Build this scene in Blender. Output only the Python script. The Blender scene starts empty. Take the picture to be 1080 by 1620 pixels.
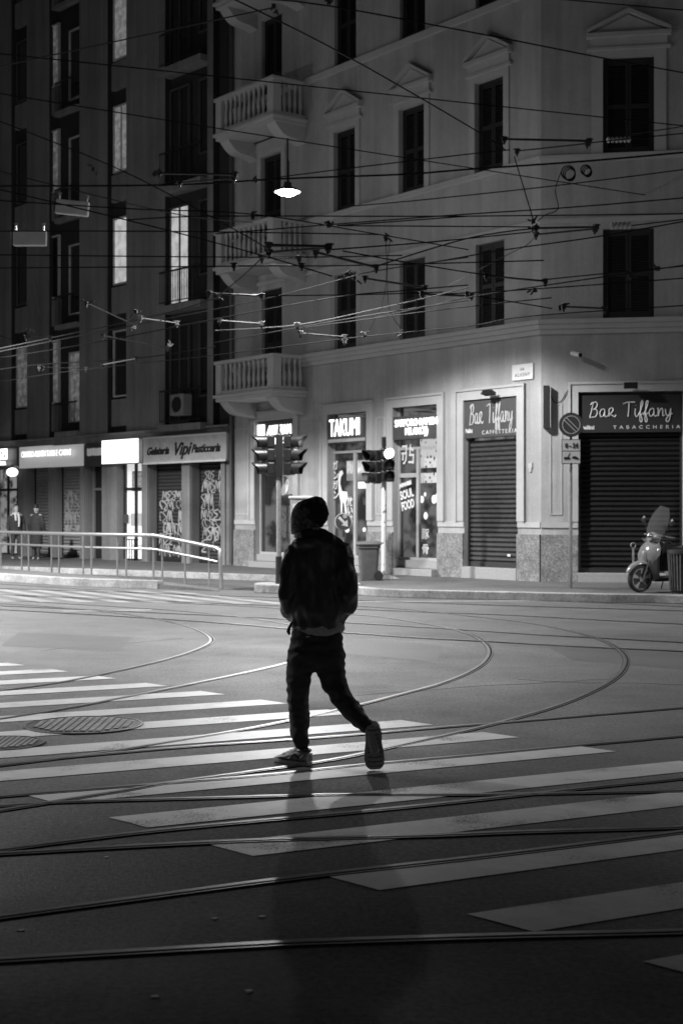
import bpy, bmesh, math, random
from mathutils import Vector, Matrix, noise
random.seed(7)
R = math.radians
scene = bpy.context.scene
COL = scene.collection

# ------------------------------------------------------------------ camera
F = 2250.0            # focal length in photo pixels (1080 wide)
CH = 1.6              # camera height
HY = 811.0            # horizon row
cd = bpy.data.cameras.new('camera')
cam = bpy.data.objects.new('camera', cd); COL.objects.link(cam)
cam.location = (0, 0, CH); cam.rotation_euler = (R(90), 0, 0)
cd.sensor_fit = 'VERTICAL'; cd.sensor_height = 36.0; cd.lens = F / 1620 * 36.0
cd.shift_y = (HY - 810) / 1620.0 * 1.0
cd.clip_start = 0.1; cd.clip_end = 2000
cd.dof.use_dof = True; cd.dof.focus_distance = 9.4; cd.dof.aperture_fstop = 4.5
scene.camera = cam

# ------------------------------------------------------------------ world and view
w = bpy.data.worlds.new('World'); scene.world = w; w.use_nodes = True
nt = w.node_tree; nt.nodes.clear()
wo = nt.nodes.new('ShaderNodeOutputWorld'); bg = nt.nodes.new('ShaderNodeBackground')
sk = nt.nodes.new('ShaderNodeTexSky'); sk.sky_type = 'NISHITA'; sk.sun_disc = False
sk.sun_elevation = R(1.0); sk.sun_rotation = R(150)
bwn = nt.nodes.new('ShaderNodeRGBToBW')
nt.links.new(sk.outputs[0], bwn.inputs[0]); nt.links.new(bwn.outputs[0], bg.inputs[0])
nt.links.new(bg.outputs[0], wo.inputs[0])
bg.inputs[1].default_value = 0.026
vs = scene.view_settings
vs.view_transform = 'Standard'; vs.look = 'None'; vs.exposure = 0; vs.gamma = 1; vs.use_curve_mapping = False
scene.cycles.use_denoising = True
scene.cycles.max_bounces = 6
scene.cycles.sample_clamp_indirect = 0.6

# ------------------------------------------------------------------ street lamps: (x, y, height, watts, beam degrees)
LAMPS = [(-1.0, 26.4, 7.55, 6100, 139.8, .2, 240), (-12.5, 31.0, 7.9, 18000, 146, .2, 380), (12.5, 19.0, 7.6, 4800, 137, .15, 120), (-12.5, 18.0, 7.6, 9500, 136, .15, 90)]

# ------------------------------------------------------------------ tagging
WL = {}
def tag(o, label=None, cat=None, group=None, kind=None):
    if label: o['label'] = label
    if cat: o['category'] = cat
    if group: o['group'] = group
    if kind: o['kind'] = kind
    return o
def empty(name, loc, label=None, cat=None, group=None, kind=None):
    o = bpy.data.objects.new(name, None); COL.objects.link(o)
    o.empty_display_size = 0.2
    o.location = loc; WL[o] = Vector(loc)
    return tag(o, label, cat, group, kind)
def copy_tree(o, parent=None):
    c = o.copy(); COL.objects.link(c)
    if parent: c.parent = parent
    for ch in list(o.children): copy_tree(ch, c)
    return c

# ------------------------------------------------------------------ materials (everything in greys, as the photograph is black and white)
def mat(name, col, rough=0.7, metal=0.0, nscale=0, namt=0.0, bump=0.0, bscale=None, emit=0, spec=0.5, n2scale=0, n2amt=0.0, rvar=0.0, alpha=1.0, trans=0.0, streak=0.0):
    m = bpy.data.materials.new(name); m.use_nodes = True
    t = m.node_tree; b = t.nodes['Principled BSDF']
    b.inputs['Roughness'].default_value = rough; b.inputs['Metallic'].default_value = metal
    b.inputs['Specular IOR Level'].default_value = spec
    b.inputs['Base Color'].default_value = (col, col, col, 1)
    b.inputs['Alpha'].default_value = alpha
    if trans: b.inputs['Transmission Weight'].default_value = trans
    tc = t.nodes.new('ShaderNodeTexCoord')
    src = None
    def nz(scale, det=5):
        n = t.nodes.new('ShaderNodeTexNoise'); n.inputs['Scale'].default_value = scale
        n.inputs['Detail'].default_value = det + 2; n.inputs['Roughness'].default_value = 0.72
        t.links.new(tc.outputs['Object'], n.inputs['Vector']); return n
    if nscale:
        n = nz(nscale)
        mr = t.nodes.new('ShaderNodeMapRange')
        mr.inputs[1].default_value = 0.3; mr.inputs[2].default_value = 0.7
        mr.inputs[3].default_value = col * (1 - namt); mr.inputs[4].default_value = col * (1 + namt)
        t.links.new(n.outputs[0], mr.inputs[0]); src = mr.outputs[0]
        if n2scale:
            n2 = nz(n2scale, 3)
            m2 = t.nodes.new('ShaderNodeMapRange')
            m2.inputs[1].default_value = 0.35; m2.inputs[2].default_value = 0.65
            m2.inputs[3].default_value = 1 - n2amt; m2.inputs[4].default_value = 1 + n2amt
            t.links.new(n2.outputs[0], m2.inputs[0])
            mu = t.nodes.new('ShaderNodeMath'); mu.operation = 'MULTIPLY'
            t.links.new(src, mu.inputs[0]); t.links.new(m2.outputs[0], mu.inputs[1]); src = mu.outputs[0]
            if rvar:
                m3 = t.nodes.new('ShaderNodeMapRange')
                m3.inputs[1].default_value = 0.35; m3.inputs[2].default_value = 0.65
                m3.inputs[3].default_value = rough + rvar; m3.inputs[4].default_value = rough - rvar
                t.links.new(n2.outputs[0], m3.inputs[0]); t.links.new(m3.outputs[0], b.inputs['Roughness'])
        if streak:
            mp = t.nodes.new('ShaderNodeMapping'); mp.inputs['Scale'].default_value = (1.6, 1.6, .10)
            t.links.new(tc.outputs['Object'], mp.inputs[0])
            n4 = t.nodes.new('ShaderNodeTexNoise'); n4.inputs['Scale'].default_value = 1.5; n4.inputs['Detail'].default_value = 7; n4.inputs['Roughness'].default_value = .65
            t.links.new(mp.outputs[0], n4.inputs['Vector'])
            m4 = t.nodes.new('ShaderNodeMapRange'); m4.inputs[1].default_value = .35; m4.inputs[2].default_value = .62
            m4.inputs[3].default_value = 1 - streak; m4.inputs[4].default_value = 1 + streak*.4
            t.links.new(n4.outputs[0], m4.inputs[0])
            mu2 = t.nodes.new('ShaderNodeMath'); mu2.operation = 'MULTIPLY'
            t.links.new(src, mu2.inputs[0]); t.links.new(m4.outputs[0], mu2.inputs[1]); src = mu2.outputs[0]
        t.links.new(src, b.inputs['Base Color'])
    if bump:
        n = nz(bscale or nscale * 3, 4)
        bp = t.nodes.new('ShaderNodeBump'); bp.inputs['Strength'].default_value = bump
        bp.inputs['Distance'].default_value = 0.02
        t.links.new(n.outputs[0], bp.inputs['Height']); t.links.new(bp.outputs[0], b.inputs['Normal'])
    if emit:
        if emit < 3: m.cycles.emission_sampling = 'NONE'
        b.inputs['Emission Color'].default_value = (1, 1, 1, 1)
        b.inputs['Emission Strength'].default_value = emit
    return m

def mat_paint():
    m = mat('road_paint', 0.75, 0.42, 0, 6, 0.12, 0.06, 90, n2scale=1.1, n2amt=0.10)
    t = m.node_tree; b = t.nodes['Principled BSDF']
    old = b.inputs['Base Color'].links[0].from_socket
    tc = t.nodes.new('ShaderNodeTexCoord')
    n = t.nodes.new('ShaderNodeTexNoise'); n.inputs['Scale'].default_value = 55; n.inputs['Detail'].default_value = 6
    n.inputs['Roughness'].default_value = 0.75
    t.links.new(tc.outputs['Object'], n.inputs['Vector'])
    n3 = t.nodes.new('ShaderNodeTexNoise'); n3.inputs['Scale'].default_value = 2.2; n3.inputs['Detail'].default_value = 4
    t.links.new(tc.outputs['Object'], n3.inputs['Vector'])
    ad = t.nodes.new('ShaderNodeMath'); ad.operation = 'ADD'
    t.links.new(n.outputs[0], ad.inputs[0]); t.links.new(n3.outputs[0], ad.inputs[1])
    mr = t.nodes.new('ShaderNodeMapRange'); mr.inputs[1].default_value = 0.74; mr.inputs[2].default_value = 0.90
    t.links.new(ad.outputs[0], mr.inputs[0])
    mx = t.nodes.new('ShaderNodeMix'); mx.data_type = 'FLOAT'
    mx.inputs[2].default_value = 0.09
    t.links.new(mr.outputs[0], mx.inputs[0]); t.links.new(old, mx.inputs[3])
    t.links.new(mx.outputs[0], b.inputs['Base Color'])
    return m
def mat_shutter(name, col, pitch=0.11):
    m = mat(name, col, 0.6, 0.0, 9, 0.25, 0.05, 40, spec=0.25)
    t = m.node_tree; b = t.nodes['Principled BSDF']
    tc = t.nodes.new('ShaderNodeTexCoord'); wv = t.nodes.new('ShaderNodeTexWave')
    wv.wave_type = 'BANDS'; wv.bands_direction = 'Z'; wv.wave_profile = 'SIN'
    wv.inputs['Scale'].default_value = 0.314 / pitch
    t.links.new(tc.outputs['Object'], wv.inputs['Vector'])
    bp = t.nodes.new('ShaderNodeBump'); bp.inputs['Strength'].default_value = 1.0; bp.inputs['Distance'].default_value = 0.03
    t.links.new(wv.outputs['Fac'], bp.inputs['Height']); t.links.new(bp.outputs[0], b.inputs['Normal'])
    return m
def mat_print(name, dark, light, scale, thr=0.5, emit=0.0, kind='voronoi'):
    m = bpy.data.materials.new(name); m.use_nodes = True
    t = m.node_tree; b = t.nodes['Principled BSDF']; tc = t.nodes.new('ShaderNodeTexCoord')
    if kind == 'voronoi':
        n = t.nodes.new('ShaderNodeTexVoronoi')
    else:
        n = t.nodes.new('ShaderNodeTexNoise')
    n.inputs['Scale'].default_value = scale
    t.links.new(tc.outputs['Object'], n.inputs['Vector'])
    mr = t.nodes.new('ShaderNodeMapRange'); mr.inputs[1].default_value = thr - 0.08; mr.inputs[2].default_value = thr + 0.08
    mr.inputs[3].default_value = dark; mr.inputs[4].default_value = light
    t.links.new(n.outputs[0], mr.inputs[0]); t.links.new(mr.outputs[0], b.inputs['Base Color'])
    b.inputs['Roughness'].default_value = 0.5
    if emit:
        m.cycles.emission_sampling = 'NONE'
        t.links.new(mr.outputs[0], b.inputs['Emission Color']); b.inputs['Emission Strength'].default_value = emit
    return m

M = {}
M['asphalt'] = mat('asphalt', 0.088, 0.60, 0, spec=0.34, nscale=34, namt=0.85, bump=0.5, bscale=60, n2scale=0.55, n2amt=0.22, rvar=0.08)
M['pavement'] = mat('pavement', 0.085, 0.75, 0, 30, 0.7, 0.4, 60, n2scale=0.8, n2amt=0.2)
M['kerb'] = mat('kerb_stone', 0.24, 0.65, 0, 22, 0.4, 0.5, 40, n2scale=1.4, n2amt=0.35)
M['paint'] = mat_paint()
M['steel'] = mat('rail_steel', 0.45, 0.36, 1.0, 3, 0.25)
M['groove'] = mat('rail_groove', 0.02, 0.9, 0, 20, 0.3, spec=0.05)
M['stucco'] = mat('stucco', 0.32, 0.9, 0, 38, 0.13, 0.5, 30, n2scale=0.5, n2amt=0.12, streak=.20)
M['trim'] = mat('plaster_trim', 0.37, 0.85, 0, 3, 0.06, 0.15, 50, n2scale=0.6, n2amt=0.07)
M['granite'] = mat('granite', 0.17, 0.75, 0, 24, 0.6, 1.0, 14, n2scale=3.0, n2amt=0.3)
M['conc'] = mat('dark_render', 0.17, 0.9, 0, 30, 0.16, 0.5, 30, n2scale=0.5, n2amt=0.15, streak=.25)
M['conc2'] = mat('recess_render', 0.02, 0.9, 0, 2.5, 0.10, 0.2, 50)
M['stone'] = mat('step_stone', 0.26, 0.6, 0, 25, 0.15, 0.2, 60)
M['louver'] = mat_shutter('louvred_wood', 0.030, 0.07)
M['rollshut'] = mat_shutter('roller_shutter_metal', 0.045, 0.105)
M['rolldark'] = mat_shutter('dark_roller_shutter_metal', 0.007, 0.105)
M['rollgrey'] = mat_shutter('grey_roller_shutter_metal', 0.22, 0.105)
M['frame'] = mat('dark_frame', 0.014, 0.5, 0, 8, 0.2)
M['lframe'] = mat('light_frame', 0.38, 0.45, 0.2, 8, 0.1)
M['glass'] = mat('dark_glass', 0.01, 0.08, 0, spec=0.7)
M['shopglass'] = mat('shop_glass', 0.02, 0.05, 0, spec=0.6, alpha=0.35)
M['black'] = mat('black_metal', 0.012, 0.4, 0.0, 12, 0.3)
M['blackmatt'] = mat('matt_black', 0.01, 0.8)
M['galv'] = mat('galvanised_steel', 0.30, 0.45, 0.6, 18, 0.25, 0.05, 60)
M['rail'] = mat('handrail_steel', 0.42, 0.33, 0.8, 18, 0.15)
M['rodpale'] = mat('pale_rod', .05, .8, 0, spec=.1)
M['rodgrey'] = mat('grey_rod', .03, .6, 0)
M['wire'] = mat('wire', 0.012, 0.7, spec=0.05)
M['wirelight'] = mat('bright_wire', 0.04, 0.8, 0, spec=.1)
M['signw'] = mat('sign_white', 0.62, 0.5, 0, 12, 0.08)
M['signd'] = mat('sign_dark', 0.06, 0.45, 0, 12, 0.15)
M['signg'] = mat('sign_grey', 0.42, 0.5, 0, 12, 0.12, n2scale=2, n2amt=0.15)
M['tubeoff'] = mat('unlit_neon_tube', 0.55, 0.4)
M['decal'] = mat('white_decal', 0.6, 0.5)
M['bindark'] = mat('bin_plastic', 0.09, 0.5, 0, 10, 0.2, 0.05, 40)
M['neon'] = mat('neon_letters', 0.8, 0.5, emit=2.4)
M['neon2'] = mat('bright_letters', 0.8, 0.5, emit=1.3)
M['panelglow'] = mat('backlit_panel', 0.5, 0.5, emit=0.22)
M['panelwhite'] = mat('bright_backlit_panel', 0.8, 0.5, emit=1.6)
M['roomlit'] = mat('lit_interior', 0.6, 0.7, emit=0.62)
M['winlit'] = mat_print('lit_curtain', 0.55, 0.8, 3.0, 0.5, 0.55, 'noise')
M['windim'] = mat_print('dim_curtain', 0.45, 0.75, 4.0, 0.5, 0.17, 'noise')
M['winfaint'] = mat_print('faint_curtain', 0.35, 0.75, 4.0, 0.5, 0.07, 'noise')
M['poster'] = mat_print('lit_posters', 0.12, 0.95, 9.0, 0.32, 1.3)
M['posterdim'] = mat_print('printed_poster', 0.06, 0.45, 14.0, 0.38)
M['interior'] = mat_print('glowing_shop_interior', 0.04, 0.35, 2.2, 0.5, 0.6, 'noise')  # mottled glow put into the room walls in place of indoor light
M['lampglow'] = mat('lamp_glass', 0.9, 0.4, emit=60.0)
M['signalred'] = mat('signal_lens_lit', 0.9, 0.4, emit=14.0)
M['lens'] = mat('signal_lens_off', 0.03, 0.15, spec=0.6)
M['lantern'] = mat('lantern', 0.8, 0.6, emit=2.6)
M['jacket'] = mat('black_jacket', 0.04, 0.34, 0, 25, 0.3, 0.12, 40, spec=0.65)
M['trouser'] = mat('black_trousers', 0.03, 0.75, 0, 25, 0.3, 0.3, 80)
M['tee'] = mat('grey_shirt', 0.42, 0.85, 0, 40, 0.15)
M['knit'] = mat_print('patterned_knit', 0.01, 0.11, 38.0, 0.5, 0, 'noise')
M['knitdark'] = mat('dark_knit', 0.010, 0.9, 0, 60, 0.3, 0.5, 160)
M['skin'] = mat('skin', 0.28, 0.55, 0, 20, 0.06)
M['shoe'] = mat('grey_trainer', 0.34, 0.6, 0, 30, 0.4, 0.2, 60)
M['sole'] = mat('shoe_sole', 0.30, 0.7, 0, 40, 0.4, 0.5, 90)
M['solew'] = mat('pale_sole', 0.4, 0.6)
M['hair'] = mat('dark_hair', 0.012, 0.6)
M['coat'] = mat('dark_coat', 0.02, 0.8, 0, 12, 0.2)
M['scarf'] = mat('pale_scarf', 0.5, 0.9)
M['cream'] = mat('scooter_paint', 0.20, 0.16, 0.1, 3, 0.05)
M['tyre'] = mat('tyre_rubber', 0.015, 0.7)
M['seat'] = mat('black_vinyl', 0.015, 0.35)
M['chrome'] = mat('chrome', 0.7, 0.15, 1.0)
M['screen'] = mat('clear_windscreen', 0.25, 0.05, alpha=0.12, spec=0.8)
M['iron'] = mat('cast_iron', 0.07, 0.45, 0.6, 30, 0.3, 0.2, 80)
M['polewhite'] = mat_print('stickered_white_pole', 0.10, 0.62, 9.0, 0.36, 0, 'noise')
M['graf'] = mat('graffiti_paint', 0.33, 0.6)

# ------------------------------------------------------------------ mesh builder
I4 = Matrix.Identity(4)
def clean(p): return Vector(p)
class MB:
    def __init__(s, mtx=None): s.v = []; s.f = []; s.m = mtx or I4
    def add(s, vs, fs):
        o = len(s.v); s.v += [s.m @ Vector(v) for v in vs]; s.f += [tuple(i + o for i in f) for f in fs]
    def box(s, x0, x1, y0, y1, z0, z1):
        s.add([(x0,y0,z0),(x1,y0,z0),(x1,y1,z0),(x0,y1,z0),(x0,y0,z1),(x1,y0,z1),(x1,y1,z1),(x0,y1,z1)],
              [(0,3,2,1),(4,5,6,7),(0,1,5,4),(1,2,6,5),(2,3,7,6),(3,0,4,7)])
        return s
    def quad(s, a, b, c, d): s.add([a,b,c,d], [(0,1,2,3)]); return s
    def prism(s, pts, vec):      # polygon of 3d points, extruded by vec
        n = len(pts); v = [Vector(p) for p in pts]; e = Vector(vec)
        s.add(v + [p + e for p in v], [tuple(range(n))[::-1], tuple(range(n, 2*n))] + [(i, (i+1) % n, n + (i+1) % n, n + i) for i in range(n)])
        return s
    def loft(s, rings, cap=True):
        n = len(rings[0]); vs = [p for r in rings for p in r]; fs = []
        for k in range(len(rings) - 1):
            for i in range(n):
                a = k*n + i; b = k*n + (i+1) % n
                fs.append((a, b, b + n, a + n))
        if cap:
            fs.append(tuple(range(n))[::-1]); fs.append(tuple(range((len(rings)-1)*n, len(rings)*n)))
        s.add(vs, fs); return s
    def tube(s, pts, r, n=8, cap=True):
        pts = [Vector(p) for p in pts]; rings = []
        rr = r if isinstance(r, (list, tuple)) else [r] * len(pts)
        up = None
        for i, p in enumerate(pts):
            d = (pts[min(i+1, len(pts)-1)] - pts[max(i-1, 0)])
            if d.length < 1e-9: d = Vector((0,0,1))
            d.normalize()
            if up is None:
                up = Vector((0,0,1)) if abs(d.z) < 0.9 else Vector((0,1,0))
            a = d.cross(up)
            if a.length < 1e-6: a = d.orthogonal()
            a.normalize(); b = d.cross(a).normalized(); up = -b if False else a.cross(d).normalized()
            rings.append([p + a*math.cos(2*math.pi*k/n)*rr[i] + b*math.sin(2*math.pi*k/n)*rr[i] for k in range(n)])
        return s.loft(rings, cap)
    def cyl(s, a, b, r0, r1=None, n=16): return s.tube([a, b], [r0, r0 if r1 is None else r1], n)
    def lathe(s, prof, c, axis=(0,0,1), n=16):
        ax = Vector(axis).normalized(); u = ax.orthogonal().normalized(); v = ax.cross(u); c = Vector(c)
        rings = [[c + ax*h + (u*math.cos(2*math.pi*k/n) + v*math.sin(2*math.pi*k/n))*max(r, 1e-4) for k in range(n)] for r, h in prof]
        return s.loft(rings, True)
    def ball(s, c, rx, ry=None, rz=None, n=12):
        ry = ry or rx; rz = rz or rx; c = Vector(c); rings = []
        for i in range(n//2 + 1):
            t = -math.pi/2 + math.pi*i/(n//2); cr = max(math.cos(t), 0.01)
            rings.append([c + Vector((rx*cr*math.cos(2*math.pi*k/n), ry*cr*math.sin(2*math.pi*k/n), rz*math.sin(t))) for k in range(n)])
        return s.loft(rings, True)
    def build(s, name, m, parent=None, smooth=False, bevel=0):
        v = s.v
        mn = Vector((min(p.x for p in v), min(p.y for p in v), min(p.z for p in v)))
        mx = Vector((max(p.x for p in v), max(p.y for p in v), max(p.z for p in v)))
        c = Vector(((mn.x+mx.x)/2, (mn.y+mx.y)/2, mn.z))
        me = bpy.data.meshes.new(name); me.from_pydata([p - c for p in v], [], s.f)
        bm = bmesh.new(); bm.from_mesh(me); bmesh.ops.recalc_face_normals(bm, faces=bm.faces) if s.closed() else None
        bm.to_mesh(me); bm.free()
        if smooth:
            for p in me.polygons: p.use_smooth = True
            me.set_sharp_from_angle(angle=R(40))
        me.materials.append(m)
        o = bpy.data.objects.new(name, me); COL.objects.link(o)
        WL[o] = c
        if parent: o.parent = parent; o.location = c - WL[parent]
        else: o.location = c
        if bevel:
            b = o.modifiers.new('bevel', 'BEVEL'); b.width = bevel; b.segments = 2; b.limit_method = 'ANGLE'
        return o
    def closed(s): return True

def smooth_curve(pts, sub=6):
    P = [Vector(p) for p in pts]; out = []
    for i in range(len(P)-1):
        p0 = P[max(i-1,0)]; p1 = P[i]; p2 = P[i+1]; p3 = P[min(i+2, len(P)-1)]
        for k in range(sub):
            t = k/sub
            out.append(0.5*((2*p1) + (p2-p0)*t + (2*p0-5*p1+4*p2-p3)*t*t + (3*p1-p0-3*p2+p3)*t**3))
    out.append(P[-1]); return out

# photo measurements turned into metres
def G(px, py, z=0.0):      # a point on the ground (height z) seen at a photo pixel
    D = F*(CH - z)/(py - HY); return Vector(((px-540)/F*D, D, z))
def P(px, py, D):          # a point at distance D
    return Vector(((px-540)/F*D, D, CH + (HY-py)*D/F))

class Frame:               # a facade: x to the right along it, y inwards, z up
    def __init__(s, ox, oy, rx, ry):
        l = math.hypot(rx, ry); s.o = Vector((ox, oy, 0)); s.r = Vector((rx/l, ry/l, 0)); s.n = Vector((-s.r.y, s.r.x, 0))
        s.m = Matrix.Translation(s.o) @ Matrix.Rotation(math.atan2(s.r.y, s.r.x), 4, 'Z')
    def x(s, px, d=0):
        k = (px-540)/F; o = s.o + s.n*d
        return (k*o.y - o.x)/(s.r.x - k*s.r.y)
    def D(s, px, d=0): return (s.o + s.n*d + s.r*s.x(px, d)).y
    def z(s, px, py, d=0): return CH + (HY-py)*s.D(px, d)/F
    def w(s, x, y, z): return s.m @ Vector((x, y, z))
CX, CY = 4.19, 29.9
FA = Frame(CX, CY, 1745, -2250)                     # long face of the corner building
FB = Frame(CX, CY, 13500, -2250)                    # chamfered corner face
xa = FA.x(367); eA = FA.w(xa, 0, 0)
FL = Frame(eA.x, eA.y, 2010, -2250)                 # dark building on the left
eB = FB.w(3.75, 0, 0)
FC = Frame(eB.x, eB.y, math.cos(R(34)), math.sin(R(34)))

def text(s, size, fr, x, y, z, name, m, parent=None, ext=0.01, shear=0, bold=0, xs=1.0, align='LEFT', space=1.0, rot=0, fit=None):
    c = bpy.data.curves.new(name, 'FONT'); c.body = s; c.size = size; c.extrude = ext; c.shear = shear; c.offset = bold
    c.align_x = align; c.space_character = space; c.resolution_u = 3
    o = bpy.data.objects.new(name, c); COL.objects.link(o)
    dg = bpy.context.evaluated_depsgraph_get(); dg.update()
    me = bpy.data.meshes.new_from_object(o.evaluated_get(dg))
    bpy.data.objects.remove(o); bpy.data.curves.remove(c)
    if fit:
        ws = [v.co.x for v in me.vertices]; xs = fit/max(1e-3, max(ws)-min(ws))
    mm = fr.m @ Matrix.Translation((x, y, z)) @ Matrix.Rotation(R(90), 4, 'X') @ Matrix.Rotation(R(rot), 4, 'Z') @ Matrix.Scale(xs, 4, (1,0,0))
    b = MB(); b.v = [mm @ v.co for v in me.vertices]; b.f = [tuple(p.vertices) for p in me.polygons]
    bpy.data.meshes.remove(me)
    return b.build(name, m, parent)

def wall(mb, x0, x1, z0, z1, ops, depth=0.25, y=0.0):
    xs = sorted({x0, x1} | {v for o in ops for v in o[:2] if x0 < v < x1}); zs = sorted({z0, z1} | {v for o in ops for v in o[2:4] if z0 < v < z1})
    for i in range(len(xs)-1):
        for j in range(len(zs)-1):
            cx = (xs[i]+xs[i+1])/2; cz = (zs[j]+zs[j+1])/2
            if any(o[0] < cx < o[1] and o[2] < cz < o[3] for o in ops): continue
            mb.quad((xs[i],y,zs[j]), (xs[i+1],y,zs[j]), (xs[i+1],y,zs[j+1]), (xs[i],y,zs[j+1]))
    for o in ops:
        a, b, c, d = o[:4]; e = y + (o[4] if len(o) > 4 else depth)
        mb.quad((a,y,c),(a,y,d),(a,e,d),(a,e,c)); mb.quad((b,y,c),(b,e,c),(b,e,d),(b,y,d))
        mb.quad((a,y,d),(b,y,d),(b,e,d),(a,e,d)); mb.quad((a,y,c),(a,e,c),(b,e,c),(b,y,c))

# ================================================================== GROUND
def ground_sheet(name, poly, z, m, **kw):
    b = MB(); b.add([(p[0], p[1], z) for p in poly], [tuple(range(len(poly)))])
    o = b.build(name, m); tag(o, kind='structure', **kw); return o
ground_sheet('road', [(-160,-60),(160,-60),(160,300),(-160,300)], 0.0, M['asphalt'])

# main pavement in front of both buildings
kl = [G(1500,957,.15), G(1080,942,.15), G(965,940,.15), G(820,937,.15), G(700,934.5,.15), G(610,932,.15), G(560,928,.15), G(520,921,.15), G(478,914,.15), G(430,910,.15), G(330,906.5,.15), G(200,902,.15), G(0,896,.15), G(-260,890,.15)]
kc = smooth_curve([(p.x,p.y,0) for p in kl], 4)
back = [(-40, 75), (24, 75), (30, 22)]
b = MB(); pts = [(p.x,p.y,0.0) for p in kc] + [(x,y,0.0) for x,y in back]
b.prism(pts, (0,0,0.147)); tag(b.build('pavement', M['pavement']), kind='structure')
def ribbon(pts, o0, o1, z0, z1, mb):
    rings = []
    for i, p in enumerate(pts):
        d = (pts[min(i+1,len(pts)-1)] - pts[max(i-1,0)]); d.z = 0; d.normalize(); nn = Vector((-d.y, d.x, 0))
        a = p + nn*o0; c = p + nn*o1
        rings.append([Vector((a.x,a.y,z0)), Vector((c.x,c.y,z0)), Vector((c.x,c.y,z1)), Vector((a.x,a.y,z1))])
    mb.loft(rings)
b = MB(); ribbon(kc, 0.03, -0.20, 0.0, 0.152, b)
tag(b.build('kerb', M['kerb'], bevel=0.012), kind='structure')

# tram stop island with ramp end
fl = [(-14, 37.2, .17), (*(G(0,919.6).xy), .17), (*(G(125,928).xy), .17), (*(G(250,932).xy), .11), (*(G(347,935.5).xy), .012)]
rl = [(-14.6, 40.6, .17), (-240*36.5*1.0/F*2.25, 36.5, .17), ((125-540)/F*33, 33, .17), ((250-540)/F*31.3, 31.3, .11), ((347-540)/F*29.55, 29.55, .012)]
rl[1] = ((0-540)/F*36.5, 36.5, .17)
b = MB()
n = len(fl)
vs_ = [Vector(p) for p in fl] + [Vector(p) for p in rl] + [Vector((p[0],p[1],0)) for p in fl] + [Vector((p[0],p[1],0)) for p in rl]
fs_ = []
for i in range(n-1):
    fs_ += [(i, i+1, n+i+1, n+i), (2*n+i, 2*n+i+1, i+1, i), (3*n+i+1, 3*n+i, n+i, n+i+1)]
fs_.append((n-1, 3*n-1, 4*n-1, 2*n-1))
b.add(vs_, fs_); isl = b.build('pavement_island', M['pavement']); tag(isl, kind='structure')
b = MB(); ribbon([Vector((x,y,0)) for x,y,z in fl[:4]], -0.02, 0.22, 0.0, 0.176, b)
tag(b.build('island_kerb', M['kerb'], bevel=0.01), kind='structure')
b = MB(); rr = []
for k in range(24):
    a = 2*math.pi*k/24; cx = -0.68 + 1.08*math.copysign(abs(math.cos(a))**0.5, math.cos(a)); cy = 28.75 + 0.62*math.copysign(abs(math.sin(a))**0.6, math.sin(a))
    rr.append((cx, cy, 0))
b.prism(rr, (0,0,0.17)); tag(b.build('traffic_island', M['kerb'], bevel=0.015), kind='structure')

# near zebra crossing (stripe by stripe, worn paint)
b = MB()
W_ = Vector((3.39, 1.70, 0)); E_ = Vector((0.235, -0.24, 0)); S_ = Vector((0.572, -0.598, 0)); L0 = Vector((-1.79, 8.05, 0.004))
for i in range(-12, 8):
    p = L0 + S_*i
    b.quad(p, p+E_, p+E_+W_, p+W_)
tag(b.build('crosswalk', M['paint']), kind='structure')
# far zebra crossing by the island
b = MB(); fz = G(-40, 958); 
for i in range(9):
    q0 = G(-60 + i*62, 951 + i*0.6, .004); q1 = G(-60 + i*62 + 30, 951 + i*0.6, .004)
    d = Vector((-2.6, 4.2, 0))
    b.quad(q0, q1, q1 + d, q0 + d)
M['paint_worn'] = mat('worn_road_paint', 0.17, 0.6, 0, 5, 0.3, 0.05, 90, n2scale=1.5, n2amt=0.2)
tag(b.build('crosswalk', M['paint_worn']), kind='structure')
b = MB()
for (xa_, ya_, xb_, yb_, h_) in [(520,953,860,951,1.6),(100,968,240,966,2.2)]:
    p0 = G(xa_, ya_, .004); p1 = G(xb_, yb_, .004); p2 = G(xb_, yb_-h_, .004); p3 = G(xa_, ya_-h_, .004)
    b.quad(p0, p1, p2, p3)
tag(b.build('road_line', M['paint_worn']), kind='structure')
# asphalt repairs and cracks
M['patch'] = mat('asphalt_patch', 0.075, 0.6, 0, spec=0.32, nscale=34, namt=0.3, n2scale=0.9, n2amt=0.15)
M['tar'] = mat('tar_seam', 0.035, 0.5, spec=0.3)
for k, (pp_, lab) in enumerate(((((860,1020),(1120,1034),(1120,1062),(905,1044)),''),(((560,1010),(700,1022),(690,1048),(545,1034)),''),(((30,1000),(210,1008),(190,1030),(0,1022)),''))):
    q = [G(px, py, .0015) for px, py in pp_]
    b = MB(); b.add(q, [(0,1,2,3)]); tag(b.build('road_patch', M['patch']), kind='structure')
    
random.seed(21)
for (xa_, ya_, xb_, yb_) in ((560,1100,960,1072),(60,1030,290,1010),(820,1075,1080,1085)):
    p0 = G(xa_, ya_); p1 = G(xb_, yb_); n = 16; pts = []
    d = p1 - p0; nn_ = Vector((-d.y, d.x, 0)).normalized(); off = 0
    for k in range(n+1):
        off += random.uniform(-.05,.05); pts.append(p0 + d*k/n + nn_*off)
    b = MB(); ribbon(pts, -.002, .003, .0004, .0021, b); tag(b.build('road_crack', M['tar']), kind='structure')

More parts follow.
